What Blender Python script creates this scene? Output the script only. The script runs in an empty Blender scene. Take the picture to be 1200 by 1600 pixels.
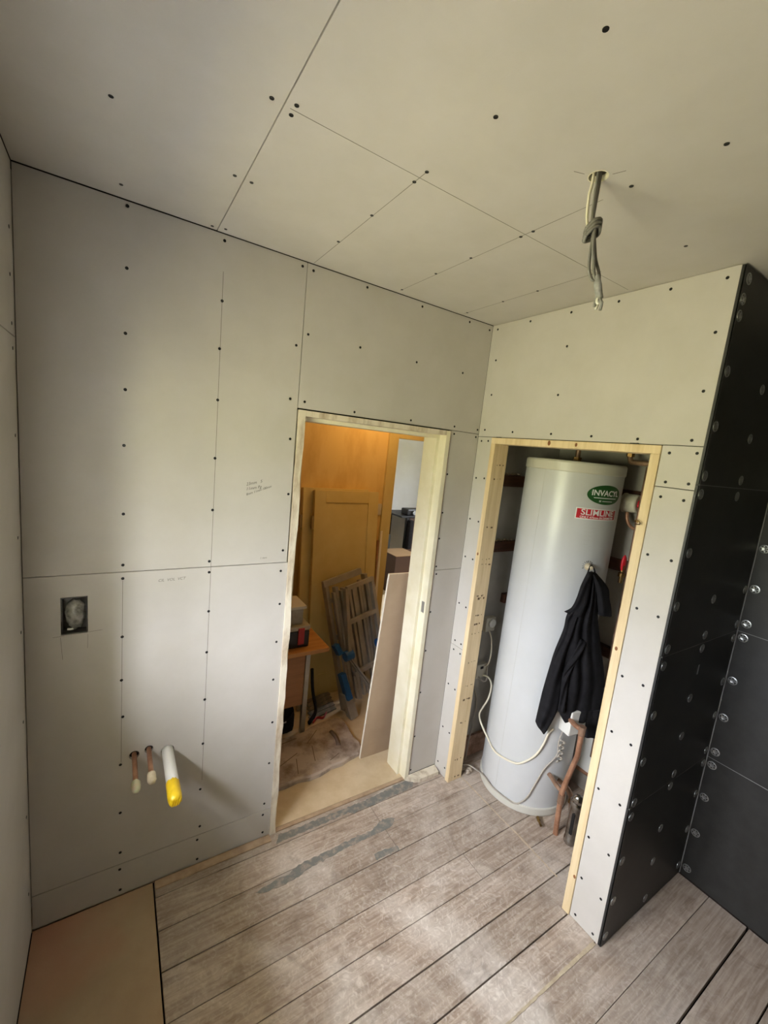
import bpy, bmesh, math, random
from mathutils import Vector, Matrix
random.seed(7)
PI = math.pi
SC = bpy.context.scene
COL = SC.collection

# ------------------------------------------------------------------ camera
yaw, pitch, roll = 0.5735, -0.1504, 0.1030
F = Vector((math.sin(yaw)*math.cos(pitch), math.cos(yaw)*math.cos(pitch), math.sin(pitch)))
Rv = Vector((math.cos(yaw), -math.sin(yaw), 0)); Uv = Rv.cross(F)
R2 = Rv*math.cos(roll) + Uv*math.sin(roll); U2 = -Rv*math.sin(roll) + Uv*math.cos(roll)
cam = bpy.data.cameras.new('camera'); camo = bpy.data.objects.new('camera', cam); COL.objects.link(camo)
cam.sensor_fit = 'VERTICAL'; cam.sensor_height = 24.0; cam.lens = 659.83/1600*24.0; cam.clip_start = 0.02
M = Matrix((R2, U2, -F)).transposed().to_4x4(); M.translation = Vector((-1.5942, -1.6404, 1.8227))
camo.matrix_world = M
SC.camera = camo

# ------------------------------------------------------------------ sky, window portals, exposure
W = bpy.data.worlds.new('overcast_sky'); SC.world = W; W.use_nodes = True
nt = W.node_tree; nt.nodes.clear()
wo = nt.nodes.new('ShaderNodeOutputWorld'); bgn = nt.nodes.new('ShaderNodeBackground')
tc = nt.nodes.new('ShaderNodeTexCoord'); sx = nt.nodes.new('ShaderNodeSeparateXYZ'); rp = nt.nodes.new('ShaderNodeValToRGB')
mr = nt.nodes.new('ShaderNodeMapRange'); mr.inputs['From Min'].default_value = -1; mr.inputs['From Max'].default_value = 1
nt.links.new(tc.outputs['Generated'], sx.inputs[0]); nt.links.new(sx.outputs['Z'], mr.inputs[0]); nt.links.new(mr.outputs[0], rp.inputs[0])
cr = rp.color_ramp
cr.elements[0].position = 0.0; cr.elements[0].color = (0.24, 0.212, 0.112, 1)      # lawn and paving far below
cr.elements[1].position = 1.0; cr.elements[1].color = (0.962, 1.0, 1.085, 1)
e = cr.elements.new(0.485); e.color = (0.128, 0.132, 0.076, 1)
e = cr.elements.new(0.515); e.color = (0.215, 0.226, 0.242, 1)
nt.links.new(rp.outputs[0], bgn.inputs[0]); bgn.inputs[1].default_value = 132.0
nt.links.new(bgn.outputs[0], wo.inputs[0])

WY0, WY1, WZ0, WZ1 = -1.32, -0.42, 1.04, 1.86          # window in the left wall
def portal(name, loc, rot, sx_, sy_):
    l = bpy.data.lights.new(name, 'AREA'); l.shape = 'RECTANGLE'; l.size = sx_; l.size_y = sy_
    l.cycles.is_portal = True
    o = bpy.data.objects.new(name, l); COL.objects.link(o); o.location = loc; o.rotation_euler = rot
    return o
portal('window_portal', (-2.36, (WY0+WY1)/2, (WZ0+WZ1)/2), (0, -PI/2, 0), WZ1-WZ0, WY1-WY0)
portal('far_window_portal', (2.9, 2.0, 1.5), (0, PI/2, 0), 0.6, 0.40)

vs = SC.view_settings
vs.view_transform = 'Standard'; vs.look = 'None'; vs.exposure = 0.22; vs.gamma = 1.0; vs.use_curve_mapping = False

# ------------------------------------------------------------------ materials
MAT = {}
def s2l(c):
    return tuple(((v/255)/12.92 if v/255 <= 0.04045 else ((v/255+0.055)/1.055)**2.4) for v in c)
def mat(name, col, rough=0.6, metal=0.0, var=0.0, scale=8.0, stretch=(1,1,1), bump=0.0, bscale=60.0, col2=None, lo=0.35, hi=0.65, detail=6, rnd=0.0, spec=0.5):
    m = bpy.data.materials.new(name); m.use_nodes = True; MAT[name] = m
    t = m.node_tree; b = t.nodes['Principled BSDF']
    b.inputs['Roughness'].default_value = rough; b.inputs['Metallic'].default_value = metal
    b.inputs['Specular IOR Level'].default_value = spec
    c = s2l(col); c2 = s2l(col2) if col2 else tuple(x*(1-var) for x in c)
    t_c = t.nodes.new('ShaderNodeTexCoord'); mp = t.nodes.new('ShaderNodeMapping'); mp.inputs['Scale'].default_value = stretch
    t.links.new(t_c.outputs['Object'], mp.inputs[0])
    last = None
    if col2 or var:
        n = t.nodes.new('ShaderNodeTexNoise'); n.inputs['Scale'].default_value = scale; n.inputs['Detail'].default_value = detail
        n.inputs['Roughness'].default_value = 0.62
        t.links.new(mp.outputs[0], n.inputs['Vector'])
        r = t.nodes.new('ShaderNodeValToRGB'); r.color_ramp.elements[0].position = lo; r.color_ramp.elements[1].position = hi
        r.color_ramp.elements[0].color = (*c, 1); r.color_ramp.elements[1].color = (*c2, 1)
        t.links.new(n.outputs['Fac'], r.inputs[0]); last = r.outputs[0]
        if rnd:
            oi = t.nodes.new('ShaderNodeObjectInfo'); hs = t.nodes.new('ShaderNodeHueSaturation')
            m2 = t.nodes.new('ShaderNodeMapRange'); m2.inputs['To Min'].default_value = 1-rnd; m2.inputs['To Max'].default_value = 1+rnd
            t.links.new(oi.outputs['Random'], m2.inputs[0]); t.links.new(m2.outputs[0], hs.inputs['Value']); t.links.new(last, hs.inputs['Color'])
            ad = t.nodes.new('ShaderNodeVectorMath'); ad.operation = 'ADD'
            sc_ = t.nodes.new('ShaderNodeVectorMath'); sc_.operation = 'SCALE'; sc_.inputs[0].default_value = (37, 11, 5)
            t.links.new(oi.outputs['Random'], sc_.inputs['Scale']); t.links.new(mp.outputs[0], ad.inputs[0]); t.links.new(sc_.outputs[0], ad.inputs[1])
            t.links.new(ad.outputs[0], n.inputs['Vector']); last = hs.outputs[0]
        t.links.new(last, b.inputs['Base Color'])
    else:
        b.inputs['Base Color'].default_value = (*c, 1)
    if bump:
        n2 = t.nodes.new('ShaderNodeTexNoise'); n2.inputs['Scale'].default_value = bscale; n2.inputs['Detail'].default_value = 4
        t.links.new(mp.outputs[0], n2.inputs['Vector'])
        bp_ = t.nodes.new('ShaderNodeBump'); bp_.inputs['Strength'].default_value = bump; bp_.inputs['Distance'].default_value = 0.004
        t.links.new(n2.outputs['Fac'], bp_.inputs['Height']); t.links.new(bp_.outputs[0], b.inputs['Normal'])
    return m

mat('plasterboard', (198, 193, 186), 0.75, col2=(192, 187, 179), scale=5, bump=0.04, bscale=300, spec=0.25)
mat('wall_core', (52, 44, 38), 0.9)
mat('plaster', (190, 186, 178), 0.85, col2=(165, 160, 150), scale=3, bump=0.25, bscale=25)
mat('tile_backer', (37, 36, 34), 0.46, col2=(46, 45, 43), scale=14, bump=0.10, bscale=420, spec=0.45)
mat('backer_edge', (136, 136, 134), 0.7)
mat('screw', (16, 16, 17), 0.45, 0.4)
mat('zinc', (176, 178, 178), 0.35, 0.9)
mat('black_hole', (8, 8, 8), 0.6)
mat('pine', (226, 204, 164), 0.6, col2=(206, 180, 136), scale=3.0, stretch=(14, 14, 1.0), lo=0.40, hi=0.72, bump=0.08, bscale=30, rnd=0.05)
mat('pine_side', (226, 206, 170), 0.65, col2=(206, 182, 142), scale=3.0, stretch=(14, 14, 1.0), lo=0.40, hi=0.72, bump=0.08, bscale=30)
mat('knot', (150, 98, 52), 0.6, col2=(112, 66, 34), scale=40)
mat('staple_dirt', (108, 84, 58), 0.8)
mat('cream_gloss', (240, 234, 212), 0.4, col2=(228, 220, 190), scale=6)
mat('old_paint', (226, 216, 196), 0.6, col2=(176, 156, 130), scale=22, lo=0.45, hi=0.70, stretch=(1, 1, 0.3))
mat('raw_edge', (196, 160, 140), 0.8, col2=(150, 118, 98), scale=30)
mat('pencil', (120, 114, 104), 0.8)
mat('pencil_dark', (92, 86, 78), 0.8)
mat('chalk', (214, 198, 174), 0.9, col2=(178, 158, 136), scale=30)
mat('filler', (204, 190, 162), 0.9, col2=(178, 160, 136), scale=30)
mat('tan_batten', (190, 164, 136), 0.8, col2=(166, 140, 114), scale=20)
mat('grey_residue', (120, 120, 115), 0.85, col2=(164, 150, 136), scale=34, lo=0.46, hi=0.70)
mat('cyl_white', (204, 205, 205), 0.32, col2=(199, 200, 199), scale=4)
mat('cyl_rim', (206, 203, 192), 0.35)
mat('cyl_seam', (196, 196, 192), 0.5)
mat('label_green', (34, 84, 36), 0.4)
mat('label_red', (190, 28, 46), 0.4)
mat('label_white', (240, 240, 238), 0.4)
mat('white_plastic', (228, 226, 218), 0.4)
mat('off_white_plastic', (206, 200, 184), 0.45)
mat('copper', (206, 158, 128), 0.32, 0.6, col2=(164, 120, 94), scale=14)
mat('copper_dull', (176, 142, 118), 0.45, 0.5, col2=(136, 106, 86), scale=18)
mat('brass', (150, 120, 70), 0.35, 0.9, col2=(96, 72, 42), scale=30)
mat('chrome', (190, 188, 184), 0.22, 1.0, col2=(120, 116, 110), scale=12)
mat('red_paint', (196, 24, 40), 0.4)
mat('dark_batten', (92, 54, 34), 0.6, col2=(66, 38, 24), scale=8, stretch=(1, 1, 8))
mat('rubble', (198, 186, 170), 0.95, col2=(150, 132, 112), scale=30, bump=0.4)
mat('black_fabric', (37, 36, 38), 0.95, col2=(28, 27, 29), scale=30, bump=0.35, bscale=420, spec=0.15)
mat('black_fabric_hem', (40, 39, 41), 0.95, bump=0.3, bscale=420, spec=0.15)
mat('flex_white', (226, 218, 196), 0.5)
mat('flex_grey', (176, 168, 156), 0.55)
mat('cable_grey', (118, 116, 110), 0.5)
mat('cable_dark', (92, 88, 80), 0.5)
mat('cable_cream', (236, 230, 208), 0.45)
mat('tape_grey', (156, 156, 154), 0.4, col2=(120, 120, 118), scale=60)
mat('tape_cream', (216, 204, 178), 0.6, col2=(196, 180, 150), scale=40)
mat('tape_green', (198, 206, 176), 0.6, col2=(206, 186, 160), scale=40)
mat('pvc_white', (236, 234, 228), 0.35)
mat('yellow_tape', (240, 205, 40), 0.4, col2=(220, 180, 24), scale=20)
mat('galv', (120, 118, 112), 0.4, 0.8, col2=(80, 78, 74), scale=20)
mat('plastic_film', (168, 166, 158), 0.18, col2=(96, 94, 88), scale=40, spec=0.8, bump=0.6, bscale=60)
mat('hall_wall', (234, 202, 132), 0.8, col2=(208, 166, 96), scale=3.2, stretch=(1.4, 1, 0.5), lo=0.45, hi=0.72, bump=0.1, bscale=30)
mat('hall_white', (222, 214, 196), 0.8, col2=(206, 198, 180), scale=3)
mat('room_white', (226, 226, 224), 0.8, col2=(216, 215, 210), scale=2)
mat('door_paint', (222, 202, 138), 0.5, col2=(212, 190, 124), scale=4)
mat('hinge', (170, 150, 110), 0.4, 0.7)
mat('oak_top', (206, 150, 86), 0.45, col2=(184, 126, 66), scale=3, stretch=(1, 10, 10))
mat('oak_panel', (178, 128, 88), 0.55, col2=(158, 110, 72), scale=3, stretch=(1, 10, 10))
mat('grey_metal', (168, 166, 160), 0.4, 0.6)
mat('alu', (184, 181, 175), 0.38, 0.5, col2=(160, 157, 151), scale=8)
mat('blue_plastic', (28, 92, 156), 0.45)
mat('black_plastic', (26, 26, 28), 0.45)
mat('clear_tub', (176, 168, 150), 0.3, col2=(140, 130, 112), scale=9)
mat('red_plastic', (170, 36, 34), 0.45)
mat('mat_grey', (190, 175, 162), 0.95, col2=(134, 117, 104), scale=10, lo=0.42, hi=0.66, bump=0.6, bscale=70)
mat('mat_groove', (112, 96, 84), 0.95)
mat('hardboard', (216, 196, 164), 0.7, col2=(198, 174, 138), scale=6, lo=0.4, hi=0.7, bump=0.08, bscale=150)
mat('sheet_face', (178, 156, 132), 0.8, col2=(168, 145, 121), scale=4)
mat('sheet_edge', (236, 228, 212), 0.8)
mat('ply_floor', (178, 156, 126), 0.7, col2=(168, 144, 114), scale=5, bump=0.12, bscale=220)
mat('ply_pink', (186, 140, 116), 0.8, col2=(168, 124, 100), scale=8)
mat('subfloor', (26, 20, 16), 0.95)
mat('cardboard', (150, 120, 84), 0.85)
mat('dark_wood', (70, 46, 32), 0.5)
mat('bedding', (120, 132, 142), 0.9)
mat('window_white', (236, 236, 232), 0.4)

def boards_material():
    m = bpy.data.materials.new('floorboards'); m.use_nodes = True; MAT['floorboards'] = m
    t = m.node_tree; b = t.nodes['Principled BSDF']; N = t.nodes.new; L = t.links.new
    b.inputs['Roughness'].default_value = 0.62; b.inputs['Specular IOR Level'].default_value = 0.3
    geo = N('ShaderNodeNewGeometry'); oi = N('ShaderNodeObjectInfo')
    sc = N('ShaderNodeVectorMath'); sc.operation = 'SCALE'; sc.inputs[0].default_value = (9, 3, 5); L(oi.outputs['Random'], sc.inputs['Scale'])
    ad = N('ShaderNodeVectorMath'); L(geo.outputs['Position'], ad.inputs[0]); L(sc.outputs[0], ad.inputs[1])
    mp = N('ShaderNodeMapping'); mp.inputs['Scale'].default_value = (1.8, 26, 4); L(ad.outputs[0], mp.inputs[0])
    gr = N('ShaderNodeTexNoise'); gr.inputs['Scale'].default_value = 3.0; gr.inputs['Detail'].default_value = 7; gr.inputs['Distortion'].default_value = 1.2; L(mp.outputs[0], gr.inputs['Vector'])
    r1 = N('ShaderNodeValToRGB'); r1.color_ramp.elements[0].position = 0.34; r1.color_ramp.elements[1].position = 0.66
    r1.color_ramp.elements[0].color = (*s2l((150, 132, 117)), 1); r1.color_ramp.elements[1].color = (*s2l((184, 167, 152)), 1); L(gr.outputs['Fac'], r1.inputs[0])
    # trodden plaster dust, in the room's own coordinates
    d1 = N('ShaderNodeTexNoise'); d1.inputs['Scale'].default_value = 2.6; d1.inputs['Detail'].default_value = 9; d1.inputs['Roughness'].default_value = 0.68; d1.inputs['Distortion'].default_value = 0.6
    L(geo.outputs['Position'], d1.inputs['Vector'])
    r2 = N('ShaderNodeValToRGB'); r2.color_ramp.elements[0].position = 0.44; r2.color_ramp.elements[1].position = 0.66; L(d1.outputs['Fac'], r2.inputs[0])
    d2 = N('ShaderNodeTexNoise'); d2.inputs['Scale'].default_value = 34; d2.inputs['Detail'].default_value = 6; d2.inputs['Distortion'].default_value = 2.4; L(geo.outputs['Position'], d2.inputs['Vector'])
    r3 = N('ShaderNodeValToRGB'); r3.color_ramp.elements[0].position = 0.50; r3.color_ramp.elements[1].position = 0.70; L(d2.outputs['Fac'], r3.inputs[0])
    mu = N('ShaderNodeMath'); mu.operation = 'MULTIPLY_ADD'; L(r3.outputs[0], mu.inputs[0]); mu.inputs[1].default_value = 0.42; 
    m1 = N('ShaderNodeMath'); m1.operation = 'MULTIPLY'; L(r2.outputs[0], m1.inputs[0]); m1.inputs[1].default_value = 0.80; L(m1.outputs[0], mu.inputs[2])
    # the dust lies thickest on the trodden middle of the room
    dc = N('ShaderNodeVectorMath'); dc.operation = 'DISTANCE'; dc.inputs[1].default_value = (-0.55, -0.72, 0); L(geo.outputs['Position'], dc.inputs[0])
    dm = N('ShaderNodeMapRange'); dm.inputs['From Min'].default_value = 0.25; dm.inputs['From Max'].default_value = 1.15; dm.inputs['To Min'].default_value = 1.0; dm.inputs['To Max'].default_value = 0.25; L(dc.outputs['Value'], dm.inputs[0])
    mm = N('ShaderNodeMath'); mm.operation = 'MULTIPLY'; L(mu.outputs[0], mm.inputs[0]); L(dm.outputs[0], mm.inputs[1])
    mx = N('ShaderNodeMixRGB'); L(mm.outputs[0], mx.inputs[0]); L(r1.outputs[0], mx.inputs[1]); mx.inputs[2].default_value = (*s2l((226, 217, 207)), 1)
    # dark scuffs
    d3 = N('ShaderNodeTexNoise'); d3.inputs['Scale'].default_value = 7; d3.inputs['Detail'].default_value = 8; d3.inputs['Distortion'].default_value = 1.5; L(ad.outputs[0], d3.inputs['Vector'])
    r4 = N('ShaderNodeValToRGB'); r4.color_ramp.elements[0].position = 0.56; r4.color_ramp.elements[1].position = 0.75; r4.color_ramp.elements[1].color = (0.5, 0.5, 0.5, 1); L(d3.outputs['Fac'], r4.inputs[0])
    mx2 = N('ShaderNodeMixRGB'); L(r4.outputs[0], mx2.inputs[0]); L(mx.outputs[0], mx2.inputs[1]); mx2.inputs[2].default_value = (*s2l((112, 92, 78)), 1)
    hs = N('ShaderNodeHueSaturation'); m2 = N('ShaderNodeMapRange'); m2.inputs['To Min'].default_value = 0.88; m2.inputs['To Max'].default_value = 1.08
    L(oi.outputs['Random'], m2.inputs[0]); L(m2.outputs[0], hs.inputs['Value']); L(mx2.outputs[0], hs.inputs['Color']); L(hs.outputs[0], b.inputs['Base Color'])
    bp_ = N('ShaderNodeBump'); bp_.inputs['Strength'].default_value = 0.25; bp_.inputs['Distance'].default_value = 0.004; L(gr.outputs['Fac'], bp_.inputs['Height']); L(bp_.outputs[0], b.inputs['Normal'])
boards_material()

def ply_stain():
    t = MAT['ply_floor'].node_tree; b = t.nodes['Principled BSDF']; N = t.nodes.new; L = t.links.new
    src = b.inputs['Base Color'].links[0].from_socket
    g = N('ShaderNodeNewGeometry'); d = N('ShaderNodeVectorMath'); d.operation = 'DISTANCE'; d.inputs[1].default_value = (-1.80, -0.04, 0); L(g.outputs['Position'], d.inputs[0])
    n = N('ShaderNodeTexNoise'); n.inputs['Scale'].default_value = 7; n.inputs['Detail'].default_value = 5; L(g.outputs['Position'], n.inputs['Vector'])
    a = N('ShaderNodeMath'); a.operation = 'MULTIPLY_ADD'; L(n.outputs['Fac'], a.inputs[0]); a.inputs[1].default_value = 0.30; L(d.outputs['Value'], a.inputs[2])
    m = N('ShaderNodeMapRange'); m.inputs['From Min'].default_value = 0.14; m.inputs['From Max'].default_value = 0.46; m.inputs['To Min'].default_value = 0.75; m.inputs['To Max'].default_value = 0.0; L(a.outputs[0], m.inputs[0])
    x = N('ShaderNodeMixRGB'); L(m.outputs[0], x.inputs[0]); L(src, x.inputs[1]); x.inputs[2].default_value = (*s2l((196, 138, 112)), 1); L(x.outputs[0], b.inputs['Base Color'])
ply_stain()
def glass_material():
    m = bpy.data.materials.new('window_glass'); m.use_nodes = True; MAT['window_glass'] = m
    t = m.node_tree; t.nodes.clear()
    o = t.nodes.new('ShaderNodeOutputMaterial'); mx = t.nodes.new('ShaderNodeMixShader'); a = t.nodes.new('ShaderNodeBsdfTransparent'); g = t.nodes.new('ShaderNodeBsdfGlossy')
    g.inputs['Roughness'].default_value = 0.02; mx.inputs[0].default_value = 0.05
    t.links.new(a.outputs[0], mx.inputs[1]); t.links.new(g.outputs[0], mx.inputs[2]); t.links.new(mx.outputs[0], o.inputs[0])
glass_material()
def emit_material(name, col, strength):
    m = bpy.data.materials.new(name); m.use_nodes = True; MAT[name] = m
    b = m.node_tree.nodes['Principled BSDF']; b.inputs['Emission Color'].default_value = (*col, 1); b.inputs['Emission Strength'].default_value = strength
emit_material('bulb_glow', (1.0, 0.62, 0.26), 15)

# ------------------------------------------------------------------ mesh helpers
def obj(name, me, m=None, parent=None, loc=None, rot=None, smooth=False, **props):
    if isinstance(me, bmesh.types.BMesh):
        bm = me; bmesh.ops.recalc_face_normals(bm, faces=bm.faces); me = bpy.data.meshes.new(name); bm.to_mesh(me); bm.free()
    if m and not me.materials: me.materials.append(MAT[m])
    if smooth:
        for p in me.polygons: p.use_smooth = True
    o = bpy.data.objects.new(name, me); COL.objects.link(o)
    if parent: o.parent = parent
    if loc is not None: o.location = loc
    if rot is not None: o.rotation_euler = rot
    for k, v in props.items(): o[k] = v
    return o
def empty(name, loc=(0, 0, 0), rot=(0, 0, 0), **props):
    o = bpy.data.objects.new(name, None); COL.objects.link(o); o.location = loc; o.rotation_euler = rot
    o.empty_display_size = 0.05
    for k, v in props.items(): o[k] = v
    return o
def tag(o, label, cat, group=None):
    o['label'] = label; o['category'] = cat
    if group: o['group'] = group
    return o
def BM(): return bmesh.new()
def box(bm, x0, x1, y0, y1, z0, z1, bev=0.0):
    vs_ = [bm.verts.new(p) for p in ((x0,y0,z0),(x1,y0,z0),(x1,y1,z0),(x0,y1,z0),(x0,y0,z1),(x1,y0,z1),(x1,y1,z1),(x0,y1,z1))]
    fs = [bm.faces.new([vs_[i] for i in f]) for f in ((0,3,2,1),(4,5,6,7),(0,1,5,4),(1,2,6,5),(2,3,7,6),(3,0,4,7))]
    if bev:
        ed = list({e for f in fs for e in f.edges})
        bmesh.ops.bevel(bm, geom=ed, offset=bev, segments=2, affect='EDGES', profile=0.6)
    return bm
def bx(x0, x1, y0, y1, z0, z1, bev=0.0): return box(BM(), x0, x1, y0, y1, z0, z1, bev)
def bar(bm, a, b, w, d, up=(0, 0, 1), bev=0.0):
    a = Vector(a); b = Vector(b); z = (b-a); L = z.length; z.normalize(); u = Vector(up)
    if abs(u.dot(z)) > 0.95: u = Vector((0, 1, 0))
    x = u.cross(z).normalized(); y = z.cross(x)
    t = BM(); box(t, -w/2, w/2, -d/2, d/2, 0, L, bev)
    Mx = Matrix((x, y, z)).transposed().to_4x4(); Mx.translation = a
    t.transform(Mx); me = bpy.data.meshes.new('tmp'); t.to_mesh(me); t.free(); bm.from_mesh(me); bpy.data.meshes.remove(me)
    return bm
def smooth_path(pts, n=6):
    P = [Vector(p) for p in pts]; out = []
    for i in range(len(P)-1):
        p0 = P[max(i-1, 0)]; p1 = P[i]; p2 = P[i+1]; p3 = P[min(i+2, len(P)-1)]
        for k in range(n):
            t = k/n; out.append(0.5*((2*p1)+(-p0+p2)*t+(2*p0-5*p1+4*p2-p3)*t*t+(-p0+3*p1-3*p2+p3)*t**3))
    out.append(P[-1]); return out
def tube(bm, pts, r, seg=8, sub=5, flat=None, caps=True):
    """tube along points; r a number or a list; flat=(k, axis) squashes it into a flat cable"""
    P = smooth_path(pts, sub) if sub > 1 else [Vector(p) for p in pts]
    n = len(P); T = [(P[min(i+1, n-1)]-P[max(i-1, 0)]).normalized() for i in range(n)]
    u = Vector((0.3, 0.2, 0.93)); 
    if abs(u.dot(T[0])) > 0.9: u = Vector((1, 0, 0))
    x = (u-T[0]*u.dot(T[0])).normalized(); rings = []
    for i in range(n):
        x = (x-T[i]*x.dot(T[i])).normalized(); y = T[i].cross(x)
        rr = r if not isinstance(r, (list, tuple)) else r[min(int(i/(n-1)*(len(r)-1)), len(r)-2)]*(1-((i/(n-1)*(len(r)-1)) % 1 if i < n-1 else 1)) + r[min(int(i/(n-1)*(len(r)-1)), len(r)-2)+1]*((i/(n-1)*(len(r)-1)) % 1 if i < n-1 else 1)
        ky = flat if flat else 1.0
        rings.append([bm.verts.new(P[i]+x*(math.cos(2*PI*k/seg)*rr)+y*(math.sin(2*PI*k/seg)*rr*ky)) for k in range(seg)])
    for i in range(n-1):
        for k in range(seg): bm.faces.new((rings[i][k], rings[i][(k+1) % seg], rings[i+1][(k+1) % seg], rings[i+1][k]))
    if caps: bm.faces.new(rings[0][::-1]); bm.faces.new(rings[-1])
    return bm
def lathe(bm, prof, seg=32, M=None, close=False):
    rings = []
    for r, z in prof:
        if r < 1e-6: rings.append([bm.verts.new((0, 0, z))])
        else: rings.append([bm.verts.new((r*math.cos(2*PI*k/seg), r*math.sin(2*PI*k/seg), z)) for k in range(seg)])
    for a, b in zip(rings[:-1], rings[1:]):
        for k in range(seg):
            k2 = (k+1) % seg
            if len(a) == 1 and len(b) == 1: continue
            if len(a) == 1: bm.faces.new((a[0], b[k], b[k2]))
            elif len(b) == 1: bm.faces.new((a[k], a[k2], b[0]))
            else: bm.faces.new((a[k], a[k2], b[k2], b[k]))
    if M is not None: bmesh.ops.transform(bm, matrix=M, verts=[v for ring in rings for v in ring])
    return bm
def prism(bm, poly, z0, z1, M=None):
    a = [bm.verts.new((x, y, z0)) for x, y in poly]; b = [bm.verts.new((x, y, z1)) for x, y in poly]
    bm.faces.new(a[::-1]); bm.faces.new(b)
    for i in range(len(poly)):
        j = (i+1) % len(poly); bm.faces.new((a[i], a[j], b[j], b[i]))
    if M is not None: bmesh.ops.transform(bm, matrix=M, verts=a+b)
    return bm
def frame(o, x, y, z):
    m = Matrix((Vector(x), Vector(y), Vector(z))).transposed().to_4x4(); m.translation = Vector(o); return m
def slab(bm, M, u0, u1, v0, v1, th, rects=(), rounds=()):
    """a board in the u,v plane of M, front at w=0, back at w=-th, with rectangular and round holes cut through"""
    us = {u0, u1}; vs_ = {v0, v1}; cells = {}
    for a, b, c, d in rects: us |= {a, b}; vs_ |= {c, d}
    for (cu, cv, r) in rounds:
        k = r*1.3; us |= {cu-k, cu+k}; vs_ |= {cv-k, cv+k}
    us = sorted(us); vs_ = sorted(vs_); cache = {}
    def V(u, v, w):
        k = (round(u, 5), round(v, 5), round(w, 5))
        if k not in cache: cache[k] = bm.verts.new(M @ Vector((u, v, w)))
        return cache[k]
    def quad(p):
        f = [V(*q) for q in p]
        if len(set(f)) >= 3:
            try: bm.faces.new(f)
            except ValueError: pass
    solid = {}
    for i in range(len(us)-1):
        for j in range(len(vs_)-1):
            cu, cv = (us[i]+us[i+1])/2, (vs_[j]+vs_[j+1])/2
            if any(a < cu < b and c < cv < d for a, b, c, d in rects): solid[i, j] = 0; continue
            rd = [q for q in rounds if abs(q[0]-cu) < q[2]*1.3 and abs(q[1]-cv) < q[2]*1.3]
            solid[i, j] = 1
            if rd:
                ru, rv, r = rd[0]; k = r*1.3; n = 24
                for w in (0, -th):
                    for s in range(n):
                        q = []
                        for t in (s, s+1):
                            a = 2*PI*t/n; c_, s_ = math.cos(a), math.sin(a); mx = max(abs(c_), abs(s_))
                            q.append(((ru+r*c_, rv+r*s_, w), (ru+k*c_/mx, rv+k*s_/mx, w)))
                        quad((q[0][0], q[0][1], q[1][1], q[1][0]))
                for s in range(n):
                    a, b = 2*PI*s/n, 2*PI*(s+1)/n
                    quad(((ru+r*math.cos(a), rv+r*math.sin(a), 0), (ru+r*math.cos(b), rv+r*math.sin(b), 0), (ru+r*math.cos(b), rv+r*math.sin(b), -th), (ru+r*math.cos(a), rv+r*math.sin(a), -th)))
            else:
                for w in (0, -th): quad(((us[i], vs_[j], w), (us[i+1], vs_[j], w), (us[i+1], vs_[j+1], w), (us[i], vs_[j+1], w)))
    for (i, j), s in solid.items():
        if not s: continue
        for di, dj, e in ((-1, 0, ((us[i], vs_[j]), (us[i], vs_[j+1]))), (1, 0, ((us[i+1], vs_[j]), (us[i+1], vs_[j+1]))), (0, -1, ((us[i], vs_[j]), (us[i+1], vs_[j]))), (0, 1, ((us[i], vs_[j+1]), (us[i+1], vs_[j+1])))):
            if not solid.get((i+di, j+dj), 0): quad(((*e[0], 0), (*e[1], 0), (*e[1], -th), (*e[0], -th)))
    return bm
def text_mesh(s, size, shear=0.0, bold=0.0):
    c = bpy.data.curves.new('lettering', 'FONT'); c.body = s; c.size = size; c.shear = shear; c.offset = bold; c.resolution_u = 3
    c.align_x = 'CENTER'; c.align_y = 'CENTER'; c.extrude = 0.0002
    o = bpy.data.objects.new('lettering', c); COL.objects.link(o)
    dg = bpy.context.evaluated_depsgraph_get(); me = bpy.data.meshes.new_from_object(o.evaluated_get(dg))
    bpy.data.objects.remove(o); bpy.data.curves.remove(c); me.materials.clear()
    return me

# ------------------------------------------------------------------ the room: sizes
WA, WB, XD, H = 1.838, 1.028, 0.653, 2.48
YB = -2.70            # wall behind the camera
TH = 0.0125
MA = frame((0, 0, 0), (1, 0, 0), (0, 0, 1), (0, -1, 0))        # wall_back: u = x, v = z, faces -y
MB_ = frame((0, 0, 0), (0, 1, 0), (0, 0, 1), (-1, 0, 0))       # wall_right: u = y, v = z, faces -x
MC = frame((0, 0, H), (1, 0, 0), (0, 1, 0), (0, 0, -1))        # ceiling: u = x, v = y, faces down
MR = frame((0, -WB, 0), (1, 0, 0), (0, 0, 1), (0, -1, 0))      # return wall: u = x, v = z
MD = frame((XD, 0, 0), (0, 1, 0), (0, 0, 1), (-1, 0, 0))       # alcove wall: u = y, v = z
ML = frame((-WA, 0, 0), (0, 1, 0), (0, 0, 1), (1, 0, 0))       # wall_left: u = y, v = z

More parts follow.
